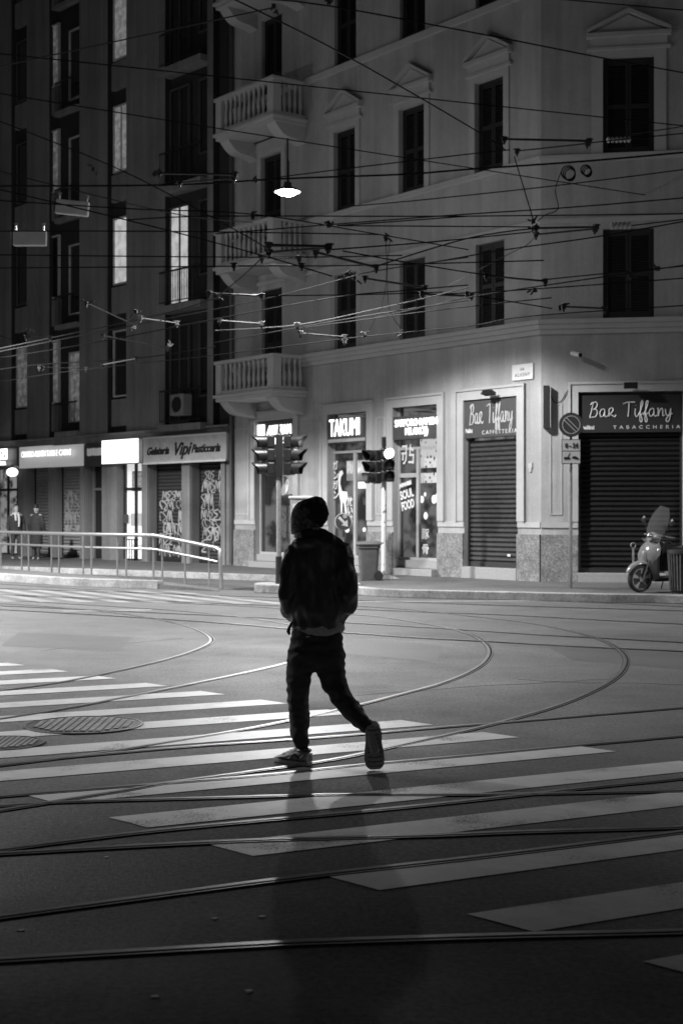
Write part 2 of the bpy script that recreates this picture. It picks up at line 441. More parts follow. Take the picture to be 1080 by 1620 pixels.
# tram rails
RAILS = [
 ('innermost curved tram rail bending at the far left', [(-60,953),(0,955),(90,961),(175,969),(240,978),(290,989),(320,1000),(334,1011),(328,1020),(300,1032),(250,1047),(175,1064),(100,1079),(0,1093),(-150,1112)]),
 ('second curved tram rail, its bend hidden behind the walking man', [(100,955),(200,961),(300,968),(375,976),(452,987),(505,1001),(528,1014),(515,1030),(455,1049),(400,1062),(300,1083),(200,1103),(100,1122),(0,1138),(-150,1160)]),
 ('curved tram rail bending right of the walking man', [(250,953),(400,960),(500,968),(590,975),(640,982),(700,992),(745,1005),(768,1020),(773,1036),(755,1056),(705,1079),(640,1097),(570,1115),(500,1131),(400,1152),(250,1177),(150,1193),(50,1206),(-100,1224)]),
 ('outermost curved tram rail bending near the right edge', [(420,950),(565,959),(640,964),(705,971),(780,979),(830,985),(880,994),(930,1006),(965,1020),(985,1036),(988,1052),(972,1073),(930,1097),(880,1117),(820,1135),(755,1152),(690,1167),(615,1183),(540,1200),(450,1214),(350,1228),(260,1240),(200,1251),(100,1267),(0,1283),(-150,1303)]),
 ('straight tram rail meeting the outermost curve left of the right edge', [(1250,1104),(1080,1120),(960,1130),(840,1140),(690,1152),(540,1165),(400,1175),(300,1182),(150,1195),(0,1210),(-150,1226)]),
 ('straight tram rail passing just under the raised shoe', [(1250,1147),(1080,1165),(890,1182),(740,1196),(615,1207),(540,1214),(400,1229),(200,1245),(0,1261),(-150,1274)]),
 ('heavy tram rail rising to the right across the zebra stripes', [(1250,1208),(1080,1232),(940,1246),(740,1268),(540,1288),(450,1296),(250,1315),(100,1333),(0,1346),(-150,1368)]),
 ('shallow tram rail under the walking man running almost level', [(1250,1246),(1080,1252),(765,1258),(540,1258),(350,1263),(125,1269),(0,1276),(-150,1290)]),
 ('tram rail crossing the middle zebra tips in the foreground', [(1250,1291),(1080,1317),(890,1341),(740,1359),(605,1374),(440,1393),(200,1425),(0,1452),(-150,1474)]),
 ('nearest tram rail along the dark foreground', [(1250,1468),(1080,1475),(790,1482),(540,1490),(440,1494),(200,1508),(0,1520),(-150,1529)]),
 ('thin tram rail between the two foreground rails at the left', [(1250,1300),(1080,1310),(840,1317),(690,1323),(540,1327),(400,1331),(250,1338),(0,1352),(-150,1362)]),
 ('far straight tram rail beside the kerb', [(1250,966),(1080,960),(950,954),(820,949),(560,940),(300,930)]),
 ('far straight tram rail second from the kerb', [(1250,973),(1080,967),(920,962),(760,957),(540,949),(300,941)]),
 ('far straight tram rail third from the kerb', [(1250,998),(1080,988),(940,981),(815,974),(680,969),(540,963),(300,953)]),
 ('far straight tram rail ending past the outermost bend', [(1250,1027),(1080,1017),(930,1009),(840,1004),(705,995),(540,985),(400,977),(250,970)]),
 ('far straight tram rail reaching the middle bend', [(1250,1043),(1080,1031),(940,1025),(765,1015),(665,1010),(540,1001),(452,995),(350,986),(200,976),(60,968)]),
]
random.seed(3)
for i, (lab, pts) in enumerate(RAILS):
    gp = smooth_curve([G(px, py) for px, py in pts], 7)
    dz = i*0.0003
    gp = [gp[0] + (gp[0]-gp[1]).normalized()*14] + gp + [gp[-1] + (gp[-1]-gp[-2]).normalized()*14]
    # even out the spacing jitter of hand-measured points
    for _ in range(3):
        gp = [gp[0]] + [(gp[k-1] + gp[k]*2 + gp[k+1])/4 for k in range(1, len(gp)-1)] + [gp[-1]]
    b = MB(); ribbon(gp, -0.023, 0.011, 0.001, 0.0068 + dz, b); ribbon(gp, 0.034, 0.043, 0.001, 0.0062 + dz, b)
    o = b.build('tram_rail', M['steel']); tag(o, lab, 'tram rail', 'tram rails set in the asphalt')
    b = MB(); ribbon(gp, -0.027, 0.046, 0.0005, 0.0050 + dz*0.4, b); b.build('rail_bed', M['groove'], o)

# manhole covers
def manhole(px, py, r, lab):
    c = G(px, py)
    b = MB(); b.cyl((c.x,c.y,0.0), (c.x,c.y,0.008), r, r, 40); o = b.build('manhole_cover', M['iron']); tag(o, lab, 'manhole cover', 'round iron manhole covers')
    b = MB()
    for k in range(-7, 8):
        x = k*r/8; h = math.sqrt(max(0, (r*0.86)**2 - x*x))
        for q in range(-6, 7):
            y = q*r/7
            if abs(y) < h - 0.02: b.box(c.x+x-r/24, c.x+x+r/24, c.y+y-r/22, c.y+y+r/22, 0.006, 0.016)
    b.build('tread', M['signg'], o)
    b = MB(); rr = [[c + Vector((math.cos(2*math.pi*k/40)*q, math.sin(2*math.pi*k/40)*q, z)) for k in range(40)] for q, z in ((r*1.0,0.0),(r*1.0,.012),(r*.97,.012),(r*.97,.0))]
    b.loft(rr, False); b.build('rim', M['steel'], o)
manhole(133, 1148, 0.44, 'large round treaded manhole cover on the zebra stripes')
manhole(2, 1177, 0.30, 'smaller manhole cover cut by the left edge of the photo')
for k, (px, py) in enumerate([(168,1357),(245,1578),(33,1473),(415,1451),(393,1569),(340,1454)]):
    c = G(px, py); b = MB(); rr = [(c.x + 0.014*math.cos(a)*random.uniform(.6,1.2), c.y + 0.012*math.sin(a)*random.uniform(.6,1.2), 0.001) for a in [j*0.9 for j in range(7)]]
    b.prism(rr, (0,0,0.004)); o = b.build('paper_scrap', M['signw']); tag(o, ['pale scrap below the left zebra tip','pale scrap at the very bottom left of the road','pale scrap near the left edge above the bottom rail','pale scrap between the two foreground rails','pale scrap near the bottom centre left','faint pale scrap left of another between the foreground rails'][k], 'litter', 'small scraps of litter on the asphalt')
# street gully by the kerb
c = G(760, 945); b = MB()
for k in range(14): b.box(c.x-0.55+k*0.08, c.x-0.51+k*0.08, c.y-0.12, c.y+0.12, 0.001, 0.008)
tag(b.build('drain_grate', M['iron']), 'long drain grate in the road beside the kerb', 'drain grate')

# ================================================================== CORNER BUILDING
bld = empty('corner_building', (CX, CY, 0), 'pale stuccoed corner building with balconies, shops and pedimented windows', 'building')
ZT = 19.5
def xr(fr, a, b_): return (fr.x(a), fr.x(b_))
colsA = [xr(FA,414,446), xr(FA,529,563), xr(FA,632,672), xr(FA,752,797)]
floorsz = [(5.66, 7.52), (9.10, 11.09), (12.72, 14.75), (16.2, 18.0)]
shops = [(FA.x(404), FA.x(465), 0.15, 4.06), (FA.x(519), FA.x(581), 0.15, 4.06), (FA.x(622), FA.x(692.5), 0.15, 4.08), (FA.x(734), FA.x(818.5), 0.15, 4.10)]
opsA = [(*s, 0.32) for s in shops]
for ci, (a, c) in enumerate(colsA):
    for fi, (z0, z1) in enumerate(floorsz):
        zz = z0 if ci else z0 - 1.0
        opsA.append((a, c, zz, z1, 0.22))
winB = (FB.x(953), FB.x(1034))
opsB = [(FB.x(914), FB.x(1079), 0.15, 4.12, 0.32)] + [(winB[0], winB[1], z0, z1, 0.22) for z0, z1 in floorsz]
opsC = [(x, x+1.0, z0, z1, 0.22) for x in (1.6, 4.4, 7.2) for z0, z1 in floorsz] + [(x, x+1.9, 0.15, 4.1, 0.3) for x in (1.1, 3.9, 6.7)]
b = MB(FA.m); wall(b, xa, 0, 0, ZT, opsA)
b.m = FB.m; wall(b, 0, 3.75, 0, ZT, opsB)
b.m = FC.m; wall(b, 0, 10, 0, ZT, opsC)
b.m = I4
pA, p0, pB, pC = FA.w(xa,0,0), FA.w(0,0,0), FB.w(3.75,0,0), FC.w(10,0,0)
pD = FC.w(10, 14, 0); pE = FA.w(xa, 14, 0)
up = Vector((0,0,ZT))
b.quad(pC, pD, pD+up, pC+up); b.quad(pD, pE, pE+up, pD+up); b.quad(pE, pA, pA+up, pE+up)
b.add([pA+up, p0+up, pB+up, pC+up, pD+up, pE+up], [(0,1,2,3,4,5)])
b.build('wall', M['stucco'], bld)

def band(name, z0, z1, pr, m, steps=((0,1),)):
    b = MB()
    for fa, fb, proud in steps:
        za = z0 + (z1-z0)*fa; zb = z0 + (z1-z0)*fb; q = pr*proud
        t1 = math.tan(R(abs(math.degrees(math.atan2(FB.r.y,FB.r.x)-math.atan2(FA.r.y,FA.r.x)))/2)); t2 = math.tan(R((34+9.46)/2))
        ext = [(FA.w(xa,0,0), FA.w(xa,-q,0)), (FA.w(0,0.02,0), FA.w(q*t1,-q,0)), (FB.w(3.75,0.02,0), FB.w(3.75+q*t2,-q,0)), (FC.w(10,0,0), FC.w(10,-q,0))]
        for (i0, o0), (i1, o1) in zip(ext[:-1], ext[1:]):
            b.loft([[i0+Vector((0,0,za)), o0+Vector((0,0,za)), o0+Vector((0,0,zb)), i0+Vector((0,0,zb))],
                    [i1+Vector((0,0,za)), o1+Vector((0,0,za)), o1+Vector((0,0,zb)), i1+Vector((0,0,zb))]])
    b.build(name, m, bld)
band('cornice', 5.34, 5.64, 0.16, M['trim'], ((0,.35,.4),(.35,.7,.7),(.7,1,1)))
band('string_course', 7.66, 7.76, 0.05, M['trim'], ((0,1,1),))
band('cornice', 8.94, 9.08, 0.10, M['trim'], ((0,.5,.5),(.5,1,1)))
band('string_course', 12.55, 12.70, 0.08, M['trim'], ((0,1,1),))
band('cornice', ZT-0.6, ZT+0.05, 0.8, M['trim'], ((0,.4,.4),(.4,1,1)))

def gaps(x0, x1, ops):
    out = []; x = x0
    for a, c in sorted((o[0], o[1]) for o in ops):
        if a > x + 0.02: out.append((x, a))
        x = max(x, c)
    if x1 > x + 0.02: out.append((x, x1))
    return out
# granite plinth and the light moulding above it
for fr, x0, x1, ops in ((FA, xa, 0.0, shops), (FB, 0, 3.75, opsB[:1]), (FC, 0, 10, opsC[-3:])):
    for a, c in gaps(x0, x1, ops):
        b = MB(fr.m); e0 = 0.0; e1 = 0.0
        b.box(a + (0.004 if a > x0 else 0), c - (0.004 if c < x1 else 0), -0.055, 0.05, 0.14, 1.14)
        b.build('plinth', M['granite'], bld, bevel=0.01)
        b = MB(fr.m); b.box(a+0.006, c-0.006, -0.028, 0.05, 1.283, 1.40); b.build('dado_moulding', M['trim'], bld)
        if c - a > 0.75:
            b = MB(fr.m)
            i0, i1 = a+0.33, c-0.33
            if a <= x0: i0 = a+0.18
            if c >= x1: i1 = c-0.25
            if i1 - i0 > 0.25:
                b.box(i0, i0+0.03, -0.016, 0.02, 1.55, 3.9); b.box(i1-0.03, i1, -0.016, 0.02, 1.55, 3.9)
                b.box(i0+0.03, i1-0.03, -0.0155, 0.02, 1.55, 1.58); b.box(i0+0.03, i1-0.03, -0.0155, 0.02, 3.87, 3.9)
                b.build('panel_moulding', M['trim'], bld)

def surround(fr, a, c, z0, z1, wd=0.2, name='shopfront_surround'):
    b = MB(fr.m)
    b.box(a-wd, a, -0.045, 0.0+0.02, z0, z1+wd); b.box(c, c+wd, -0.045, 0.02, z0, z1+wd); b.box(a, c, -0.045, 0.02, z1, z1+wd)
    b.box(a-wd-0.05, a-wd, -0.075, 0.02, z0, z1+wd+0.05); b.box(c+wd, c+wd+0.05, -0.075, 0.02, z0, z1+wd+0.05); b.box(a-wd, c+wd, -0.075, 0.02, z1+wd, z1+wd+0.05)
    b.build(name, M['trim'], bld)
for s in shops: surround(FA, s[0], s[1], 1.41, s[3])
surround(FB, opsB[0][0], opsB[0][1], 1.41, 4.12, 0.16)

def pediment(fr, a, c, z1, mtop=True):
    b = MB(fr.m); e = 0.17 if fr is FA else 0.24
    b.box(a-e, a-0.003, -0.04, 0.02, z1-1.99+0.002, z1+0.14); b.box(c+0.003, c+e, -0.04, 0.02, z1-1.99+0.002, z1+0.14)
    b.box(a-0.003, c+0.003, -0.04, 0.02, z1+0.003, z1+0.14)
    b.box(a-e-0.09, c+e+0.09, -0.09, 0.02, z1+0.14, z1+0.20)
    b.box(a-e-0.02, c+e+0.02, -0.06, 0.02, z1+0.20, z1+0.40)
    b.box(a-e-0.10, c+e+0.10, -0.15, 0.02, z1+0.40, z1+0.49)
    m_ = (a+c)/2
    b.prism([(a-e-0.04, -0.05, z1+0.49), (c+e+0.04, -0.05, z1+0.49), (m_, -0.05, z1+0.86)], (0,0.07,0))
    for q in (-1, 1):
        xe = m_ + q*((c-a)/2+e+0.10)
        b.prism([(xe, -0.15, z1+0.492), (m_, -0.15, z1+0.90), (m_, -0.15, z1+0.98), (xe, -0.15, z1+0.56)], (0,0.17,0))
    b.build('window_pediment', M['trim'], bld)

def window(fr, a, c, z0, z1, parent, dpt=0.10, leaves=2, glint=False):
    b = MB(fr.m); t = 0.05
    b.box(a, a+t, dpt, dpt+0.06, z0, z1); b.box(c-t, c, dpt, dpt+0.06, z0, z1); b.box(a+t, c-t, dpt, dpt+0.06, z1-t, z1); b.box(a+t, c-t, dpt, dpt+0.06, z0, z0+t)
    wn = b.build('window', M['frame'], parent)
    b = MB(fr.m); b.box(a+0.01, c-0.01, dpt+0.10, dpt+0.115, z0+0.01, z1-0.01); b.build('pane', M['glass'], wn)
    m_ = (a+c)/2
    for x0, x1 in ((a+t+0.004, m_-0.006), (m_+0.006, c-t-0.004)):
        b = MB(fr.m); s = 0.055
        b.box(x0, x0+s, dpt+0.012, dpt+0.048, z0+t, z1-t); b.box(x1-s, x1, dpt+0.012, dpt+0.048, z0+t, z1-t)
        for zc in (z0+t, (z0+z1)/2-0.05, z1-t-0.09): b.box(x0+s, x1-s, dpt+0.014, dpt+0.046, zc, zc+0.09)
        zz = z0+t+0.11
        while zz < z1-t-0.10:
            b.quad((x0+s, dpt+0.04, zz), (x1-s, dpt+0.04, zz), (x1-s, dpt+0.018, zz-0.045), (x0+s, dpt+0.018, zz-0.045)); zz += 0.05
        b.build('shutter', M['frame'], wn)
    return wn
for ci, (a, c) in enumerate(colsA):
    for fi, (z0, z1) in enumerate(floorsz):
        zz = z0 if ci else z0 - 1.0
        window(FA, a, c, zz, z1, bld)
        if fi == 1: pediment(FA, a, c, z1)
for fi, (z0, z1) in enumerate(floorsz):
    window(FB, winB[0], winB[1], z0, z1, bld)
    if fi == 1: pediment(FB, winB[0], winB[1], z1)
for x in (1.6, 4.4, 7.2):
    for fi, (z0, z1) in enumerate(floorsz): window(FC, x, x+1.0, z0, z1, bld)

def balcony(fr, x0, x1, zf, ztop):
    pr = 1.05
    b = MB(fr.m)
    b.box(x0, x1, -pr, 0.0, zf-0.16, zf); b.box(x0-0.06, x1+0.06, -pr-0.06, 0.0, zf-0.06, zf+0.02)
    bal = b.build('balcony', M['trim'], bld, bevel=0.01)
    for xc in (x0+0.05, x1-0.45):
        b = MB(fr.m); prof = []
        for k in range(13):
            t = k/12; yy = -0.95*(1-t)**1.0; zz = zf-0.165 - 0.42*(1-(1-t)**2.2) - (0.05*math.sin(t*math.pi*2))
            prof.append((xc, yy, zz))
        prof.append((xc, 0.0, zf-0.165))
        prof[-2] = (xc, 0.0, prof[-2][2])
        b.prism(prof, (0.4,0,0)); b.build('bracket', M['trim'], bal)
    # balustrade
    b = MB(fr.m); pw = 0.26
    zt = ztop
    b.box(x0, x0+pw, -pr, -pr+pw, zf+0.02, zt-0.09); b.box(x1-pw, x1, -pr, -pr+pw, zf+0.02, zt-0.09)
    b.box(x0-0.04, x1+0.04, -pr-0.04, -pr+pw-0.02, zt-0.09, zt)
    b.box(x0+0.0, x0+0.2, -pr+pw-0.02, 0.0, zt-0.09, zt-0.002); b.box(x1-0.2, x1+0.03, -pr+pw-0.02, 0.0, zt-0.09, zt-0.002)
    b.box(x0+pw, x1-pw, -pr+0.02, -pr+0.2, zf+0.02, zf+0.12)
    b.box(x0+0.02, x0+0.18, -pr+pw, 0, zf+0.02, zf+0.12); b.box(x1-0.18, x1-0.02, -pr+pw, 0, zf+0.02, zf+0.12)
    b.build('handrail', M['trim'], bal, bevel=0.008)
    zb = zf+0.12; hh = zt-0.09-zb
    pf = [(0.05,0),(0.05,.06*hh),(0.03,.12*hh),(0.055,.32*hh),(0.028,.62*hh),(0.028,.8*hh),(0.045,.9*hh),(0.045,hh)]
    n = 10
    spots = [(x0+pw+0.1+(x1-x0-2*pw-0.2)*k/(n-1), -pr+0.11) for k in range(n)] + [(xx, -pr+pw+0.14+0.17*k) for xx in (x0+0.1, x1-0.1) for k in range(4)]
    for x, y in spots:
        b = MB(fr.m); b.lathe(pf, (x, y, zb), n=10); b.build('baluster', M['trim'], bal, smooth=True)
xb1 = FA.x(485); xb0 = FA.x(341, -1.05)
for zf, zt in ((4.70,5.62),(8.10,9.07),(11.65,12.62),(15.15,16.1)): balcony(FA, xb0, xb1, zf, zt)

# shop fronts: shop 1 .. 3 glazed, then roller shutters
def glazed(fr, s, mull, trans, step=True):
    a, c, z0, z1 = s; d = 0.14
    b = MB(fr.m); zb = z0+0.34
    b.box(a, c, d-0.10, d+0.05, z0+0.16, zb)
    sf = b.build('shopfront_base', M['stone'], bld)
    b = MB(fr.m); b.box(a-0.02, c+0.02, -0.22, d+0.05, z0-0.01, z0+0.152); b.build('doorstep', M['stone'], bld, bevel=0.01)
    b = MB(fr.m); t = 0.05
    b.box(a, a+t, d, d+0.05, zb, z1); b.box(c-t, c, d, d+0.05, zb, z1); b.box(a+t, c-t, d, d+0.05, zb, zb+0.06); b.box(a+t, c-t, d, d+0.05, 3.08, 3.14)
    for m_ in mull: b.box(m_-0.045, m_+0.045, d-0.01, d+0.052, zb+0.06, 3.08)
    for x0, x1, zz in trans: b.box(x0, x1, d+0.002, d+0.05, zz-0.05, zz+0.05)
    fr_ = b.build('shop_window', M['lframe'], bld)
    b = MB(fr.m); b.box(a+0.02, c-0.02, d+0.055, d+0.062, zb, z1); b.build('pane', M['shopglass'], fr_)
    # room behind the glass
    b = MB(fr.m); dd = 2.6
    b.quad((a-0.5,dd,z0),(c+0.5,dd,z0),(c+0.5,dd,z1),(a-0.5,dd,z1)); b.quad((a-0.5,d+.1,z0),(a-0.5,dd,z0),(a-0.5,dd,z1),(a-0.5,d+.1,z1))
    b.quad((c+0.5,d+.1,z0),(c+0.5,d+.1,z1),(c+0.5,dd,z1),(c+0.5,dd,z0)); b.quad((a-0.5,d+.1,z1),(a-0.5,dd,z1),(c+0.5,dd,z1),(c+0.5,d+.1,z1)); b.quad((a-0.5,d+.1,z0+.1),(c+0.5,d+.1,z0+.1),(c+0.5,dd,z0+.1),(a-0.5,dd,z0+.1))
    b.build('interior_wall', M['interior'], bld)
    return fr_
gd = 0.13
s1 = glazed(FA, shops[0], [FA.x(441,.14)], [])
s2 = glazed(FA, shops[1], [FA.x(561,.14)], [])
s3 = glazed(FA, shops[2], [FA.x(660.5,.14)], [(FA.x(630,.14), FA.x(659,.14), FA.z(645,752,.14))])
def fl_rect(fr, pa, pya, pb, pyb, d, th, name, m, parent):
    x0, x1 = fr.x(pa, d), fr.x(pb, d); pm = (pa+pb)/2
    b = MB(fr.m); b.box(x0, x1, d, d+th, fr.z(pm, pyb, d), fr.z(pm, pya, d)); return b.build(name, m, parent)
# shop 1 details
fl_rect(FA, 446, 752, 464, 782, .40, .02, 'poster', mat('lit_poster', .8, .6, emit=.55), s1)
fl_rect(FA, 446, 800, 462, 852, .40, .02, 'poster', M['posterdim'], s1)
# shop 2 details: glowing board and letters inside stand in for a neon reflection, kanji on the glass
fl_rect(FA, 548, 728, 590, 760, .9, .05, 'lit_reflection_board', mat('reflection_board', .6, .6, emit=.45), s2)
text('RAMEN', 0.42, FA, FA.x(548,.85), .85, FA.z(560,748,.85), 'reflection_lettering', M['neon2'], s2, bold=.012, fit=FA.x(588,.85)-FA.x(548,.85))
fl_rect(FA, 566, 762, 580, 773, 1.3, .05, 'lit_ceiling_lamp', M['lantern'], s2)
x0 = FA.x(525.5, gd)
for k, ch in enumerate('ガンガン'):
    text(ch, 0.24, FA, x0 + (.04 if k % 2 else 0), gd-0.006, FA.z(528, 742+k*15.5, gd), 'window_lettering', M['decal'], s2, ext=.002, bold=.004)
for k, ch in enumerate('放い丼'):
    text(ch, 0.24, FA, FA.x(549, gd), gd-0.006, FA.z(552, 799+k*14, gd), 'window_lettering', M['decal'], s2, ext=.002, bold=.004)
# white cut-out figure on the glass (plain long-necked animal silhouette)
def outline(fr, pts, d, th, name, m, parent):
    b = MB(fr.m); b.prism([(fr.x(px, d), d, fr.z(px, py, d)) for px, py in pts], (0, -th, 0)); return b.build(name, m, parent)
outline(FA, [(537,746),(541,744),(543,749),(539,755),(538,765),(541,777),(549,778),(550,786),(547,796),(549,812),(546,812),(544,797),(542,793),(541,811),(539,812),(539,795),(536,782),(535,765),(535,755)], gd, .004, 'window_figure', M['decal'], s2)
# shop 3 details
for txt, py in (('コト', 719), ('リコ', 733)):
    text(txt, 0.30, FA, FA.x(634, gd), gd-0.006, FA.z(643, py, gd), 'window_lettering', M['decal'], s3, ext=.002, bold=.013, shear=.1, fit=FA.x(653,gd)-FA.x(634,gd))
for txt, py, sz, pa, pb in (('JAPANESE', 772, .12, 632, 652), ('SOUL', 791, .28, 634, 655), ('FOOD', 808, .28, 636, 656)):
    text(txt, sz, FA, FA.x(pa, gd), gd-0.006, FA.z(pa, py, gd), 'window_lettering', M['decal'], s3, ext=.002, bold=.010, rot=12, fit=FA.x(pb,gd)-FA.x(pa,gd))
for txt, py in (('豚', 851), ('骨', 875)):
    text(txt, 0.26, FA, FA.x(667, gd), gd-0.006, FA.z(670, py, gd), 'window_lettering', M['decal'], s3, ext=.002, bold=.003)
fl_rect(FA, 664, 694, 693, 740, .42, .02, 'lit_poster', M['poster'], s3)
fl_rect(FA, 663, 748, 693, 764, .42, .02, 'lit_poster', M['poster'], s3)
for px, py, r in ((667,790,.05),(686,790,.06),(692,788,.07),(672,782,.03),(673,816,.05)):
    c = FA.w(FA.x(px,.8), .8, FA.z(px,py,.8)); b = MB(); b.ball(c, r, r, r*1.8, 10); b.build('lantern', M['lantern'], s3, smooth=True)
for px, py, r in ((549,838,.06),(576,838,.045)):
    c = FA.w(FA.x(px,.8), .8, FA.z(px,py,.8)); b = MB(); b.ball(c, r, r, r*1.3, 10); b.build('lantern', M['lantern'], s2, smooth=True)

# roller shutters
def shutter(fr, a, c, z0, z1, d, m, parent, kids=True):
    b = MB(fr.m); pitch = 0.105; n = int((z1-z0)/pitch); vs = []; fs = []
    for k in range(n+1):
        z = z0 + k*pitch
        for dz, dy in ((0,0.012),(0.02,0.0),(0.085,0.0),(0.104,0.014)):
            vs += [(a, d+dy, z+dz), (c, d+dy, z+dz)]
    for k in range(len(vs)//2-1): fs.append((2*k, 2*k+1, 2*k+3, 2*k+2))
    vs = [(x,y,min(z,z1)) for x,y,z in vs]
    b.add(vs, fs); sh = b.build('roller_shutter', m, parent)
    b = MB(fr.m); b.box(a, a+0.05, d-0.03, d-0.004, z0, z1); b.box(c-0.05, c, d-0.03, d-0.004, z0, z1); b.box(a+.05, c-.05, d-0.03, d-0.004, z0-0.0, z0+0.09)
    b.build('guide', M['frame'], sh)
    return sh
a, c = shops[3][:2]
st = MB(FA.m); st.box(a-0.02, c+0.01, -0.07, 0.32, 0.14, 0.40); st.build('doorstep', M['stone'], bld, bevel=0.01)
sh1 = shutter(FA, a, c, 0.41, 3.2, 0.14, M['rollshut'], bld)
b = MB(FA.m); b.box(FA.x(802,.13), FA.x(807,.13), 0.125, 0.135, FA.z(804,880,.2), FA.z(804,876.5,.2)); b.build('sticker', M['signw'], sh1)
a, c = opsB[0][:2]
st = MB(FB.m); st.box(a-0.01, c+0.01, -0.07, 0.32, 0.14, 0.34); st.build('doorstep', M['stone'], bld, bevel=0.01)
shutter(FB, a, c, 0.35, 3.3, 0.16, M['rolldark'], bld)
for o in opsC[-3:]: shutter(FC, o[0], o[1], 0.2, 4.1, 0.2, M['rolldark'], bld)

# ---- signs on the corner building (things of their own)
def sign_box(fr, x0, x1, y0, y1, z0, z1, m, label, name='shop_sign', cat='shop sign', fm=None):
    c = fr.w((x0+x1)/2, (y0+y1)/2, z0); r = empty(name, c, label, cat)
    b = MB(fr.m); b.box(x0, x1, y0, y1, z0, z1); b.build('board', m, r, bevel=0.006); return r
def srect(fr, pa, pb, pt, pb_, d):  # pixel rect to facade numbers on plane d
    pm = (pa+pb)/2; return fr.x(pa,d), fr.x(pb,d), fr.z(pm,pb_,d), fr.z(pm,pt,d)
x0, x1, z0, z1 = srect(FA, 405, 465, 671, 700, .05)
r = sign_box(FA, x0, x1, .10, .22, z0-.05, z1+.1, M['signd'], 'small lit shop sign with a white block and slanted lettering over the leftmost doorway')
b = MB(FA.m); b.box(FA.x(404.5,.08), FA.x(418,.08), .06, .099, z0-.05, z1+.02); b.build('lit_block', M['panelwhite'], r)
text('AKIYAMA', .34, FA, FA.x(422,.08), .08, z0+.22, 'lettering', M['neon'], r, shear=.35, bold=.01, fit=FA.x(461,.08)-FA.x(422,.08))
text('8', .24, FA, FA.x(432,.08), .08, z0-.04, 'lettering', M['neon'], r, bold=.01); text('2', .24, FA, FA.x(444,.08), .08, z0-.02, 'lettering', M['neon'], r, bold=.01)
x0, x1, z0, z1 = srect(FA, 517, 580, 662, 700, -.08)
r = sign_box(FA, x0, shops[1][1]-.01, -.06, .24, z0, z1, M['signd'], 'lit TAKUMI shop sign with tall white letters')
b = MB(FA.m); b.box(x0+.03, shops[1][1]-.02, -.075, -.061, z0+.02, z0+.10); b.build('trim', M['signg'], r)
text('TAKUMI', .62, FA, FA.x(521,-.08), -.085, z0+.17, 'lettering', M['neon'], r, bold=.0, fit=FA.x(568,-.08)-FA.x(521,-.08))
x0, x1, z0, z1 = srect(FA, 620, 692, 650, 694, -.08)
r = sign_box(FA, x0, shops[2][1]-.01, -.06, .24, z0, z1-.1, M['signd'], 'dark shop sign with lit SAPPORO RAMEN MILANO lettering')
text('SAPPORO RAMEN', .24, FA, FA.x(624,-.08), -.075, FA.z(655,672,-.08)-.02, 'lettering', M['neon'], r, bold=.0, fit=FA.x(690,-.08)-FA.x(624,-.08))
text('MILANO))', .24, FA, FA.x(640,-.08), -.075, FA.z(655,686,-.08)-.02, 'lettering', M['neon'], r, bold=.0, fit=FA.x(675,-.08)-FA.x(640,-.08))

LET = {
 'B': [[(0.12,0),(0.02,-.02),(0.12,.35),(.25,.95),(.2,1.0),(.05,.85)], [(.22,.95),(.42,1.05),(.55,.88),(.45,.62),(.25,.55),(.5,.5),(.55,.25),(.4,.02),(.15,-.02)]],
 'a': [[(.42,.45),(.3,.56),(.12,.45),(.05,.2),(.15,.02),(.32,.1),(.42,.42),(.40,.12),(.5,0),(.6,.08)]],
 'R': [[(.1,0),(.12,.55)], [(.1,.52),(.3,.62),(.42,.5),(.32,.33),(.14,.14)], [(.2,.14),(.35,.1),(.5,.0),(.62,.12)]],
 'T': [[(-.05,.88),(.25,1.0),(.8,1.0)], [(.38,.98),(.35,.5),(.3,0)]],
 'i': [[(.1,.55),(.08,.2),(.15,0),(.28,.08)], [(.12,.78),(.13,.8)]],
 'f': [[(.0,.1),(.2,.5),(.35,1.0),(.28,1.08),(.2,.9),(.15,.3),(.12,-.25),(.22,-.38),(.28,-.2),(.2,.1),(.35,.25)]],
 'n': [[(.05,.5),(.1,.55),(.1,0),(.2,.4),(.35,.55),(.42,.4),(.42,.05),(.55,.1)]],
 'y': [[(.05,.5),(.08,.2),(.2,.05),(.35,.2),(.42,.55),(.4,.1),(.3,-.3),(.15,-.38),(.1,-.2),(.3,.05),(.55,.2)]],
}
def script(fr, words, x0, x1, y, zb, h, name, m, parent, r=0.011):
    adv = {'B':.68,'a':.6,'R':.62,'T':.72,'i':.3,'f':.36,'n':.56,'y':.5,' ':.55}
    tot = sum(adv[c] for c in words); sx = (x1-x0)/tot; x = 0; b = MB(fr.m)
    for ch in words:
        if ch == ' ': b.build(name, m, parent); b = MB(fr.m)
        for st_ in LET.get(ch, []):
            pts = smooth_curve([(x0+(x+u)*sx, y, zb+v*h) for u, v in st_], 4)
            b.tube(pts, r, 6)
        x += adv[ch]
    return b.build(name, m, parent)
x0, x1, z0, z1 = srect(FA, 734, 818, 632, 691, -.04)
r = sign_box(FA, shops[3][0]+.01, shops[3][1]-.01, .0, .19, z0, z1, M['signd'], 'dark Bar Tiffany sign with CAFFETTERIA lettering above the narrow shutter')
script(FA, 'BaR Tiffany', FA.x(743,0), FA.x(811,0), -.012, FA.z(778,669,0), .42, 'neon_script', M['tubeoff'], r)
text('CAFFETTERIA', .125, FA, FA.x(762,0), -.004, FA.z(785,686,0), 'lettering', M['decal'], r, ext=.003, fit=FA.x(817,0)-FA.x(762,0), space=1.4)
text('Pellini', .13, FA, FA.x(736,0), -.004, FA.z(740,685,0), 'lettering', M['decal'], r, ext=.003, bold=.004, fit=FA.x(747,0)-FA.x(736,0))
x0, x1, z0, z1 = srect(FB, 914, 1079, 623, 684, .0)
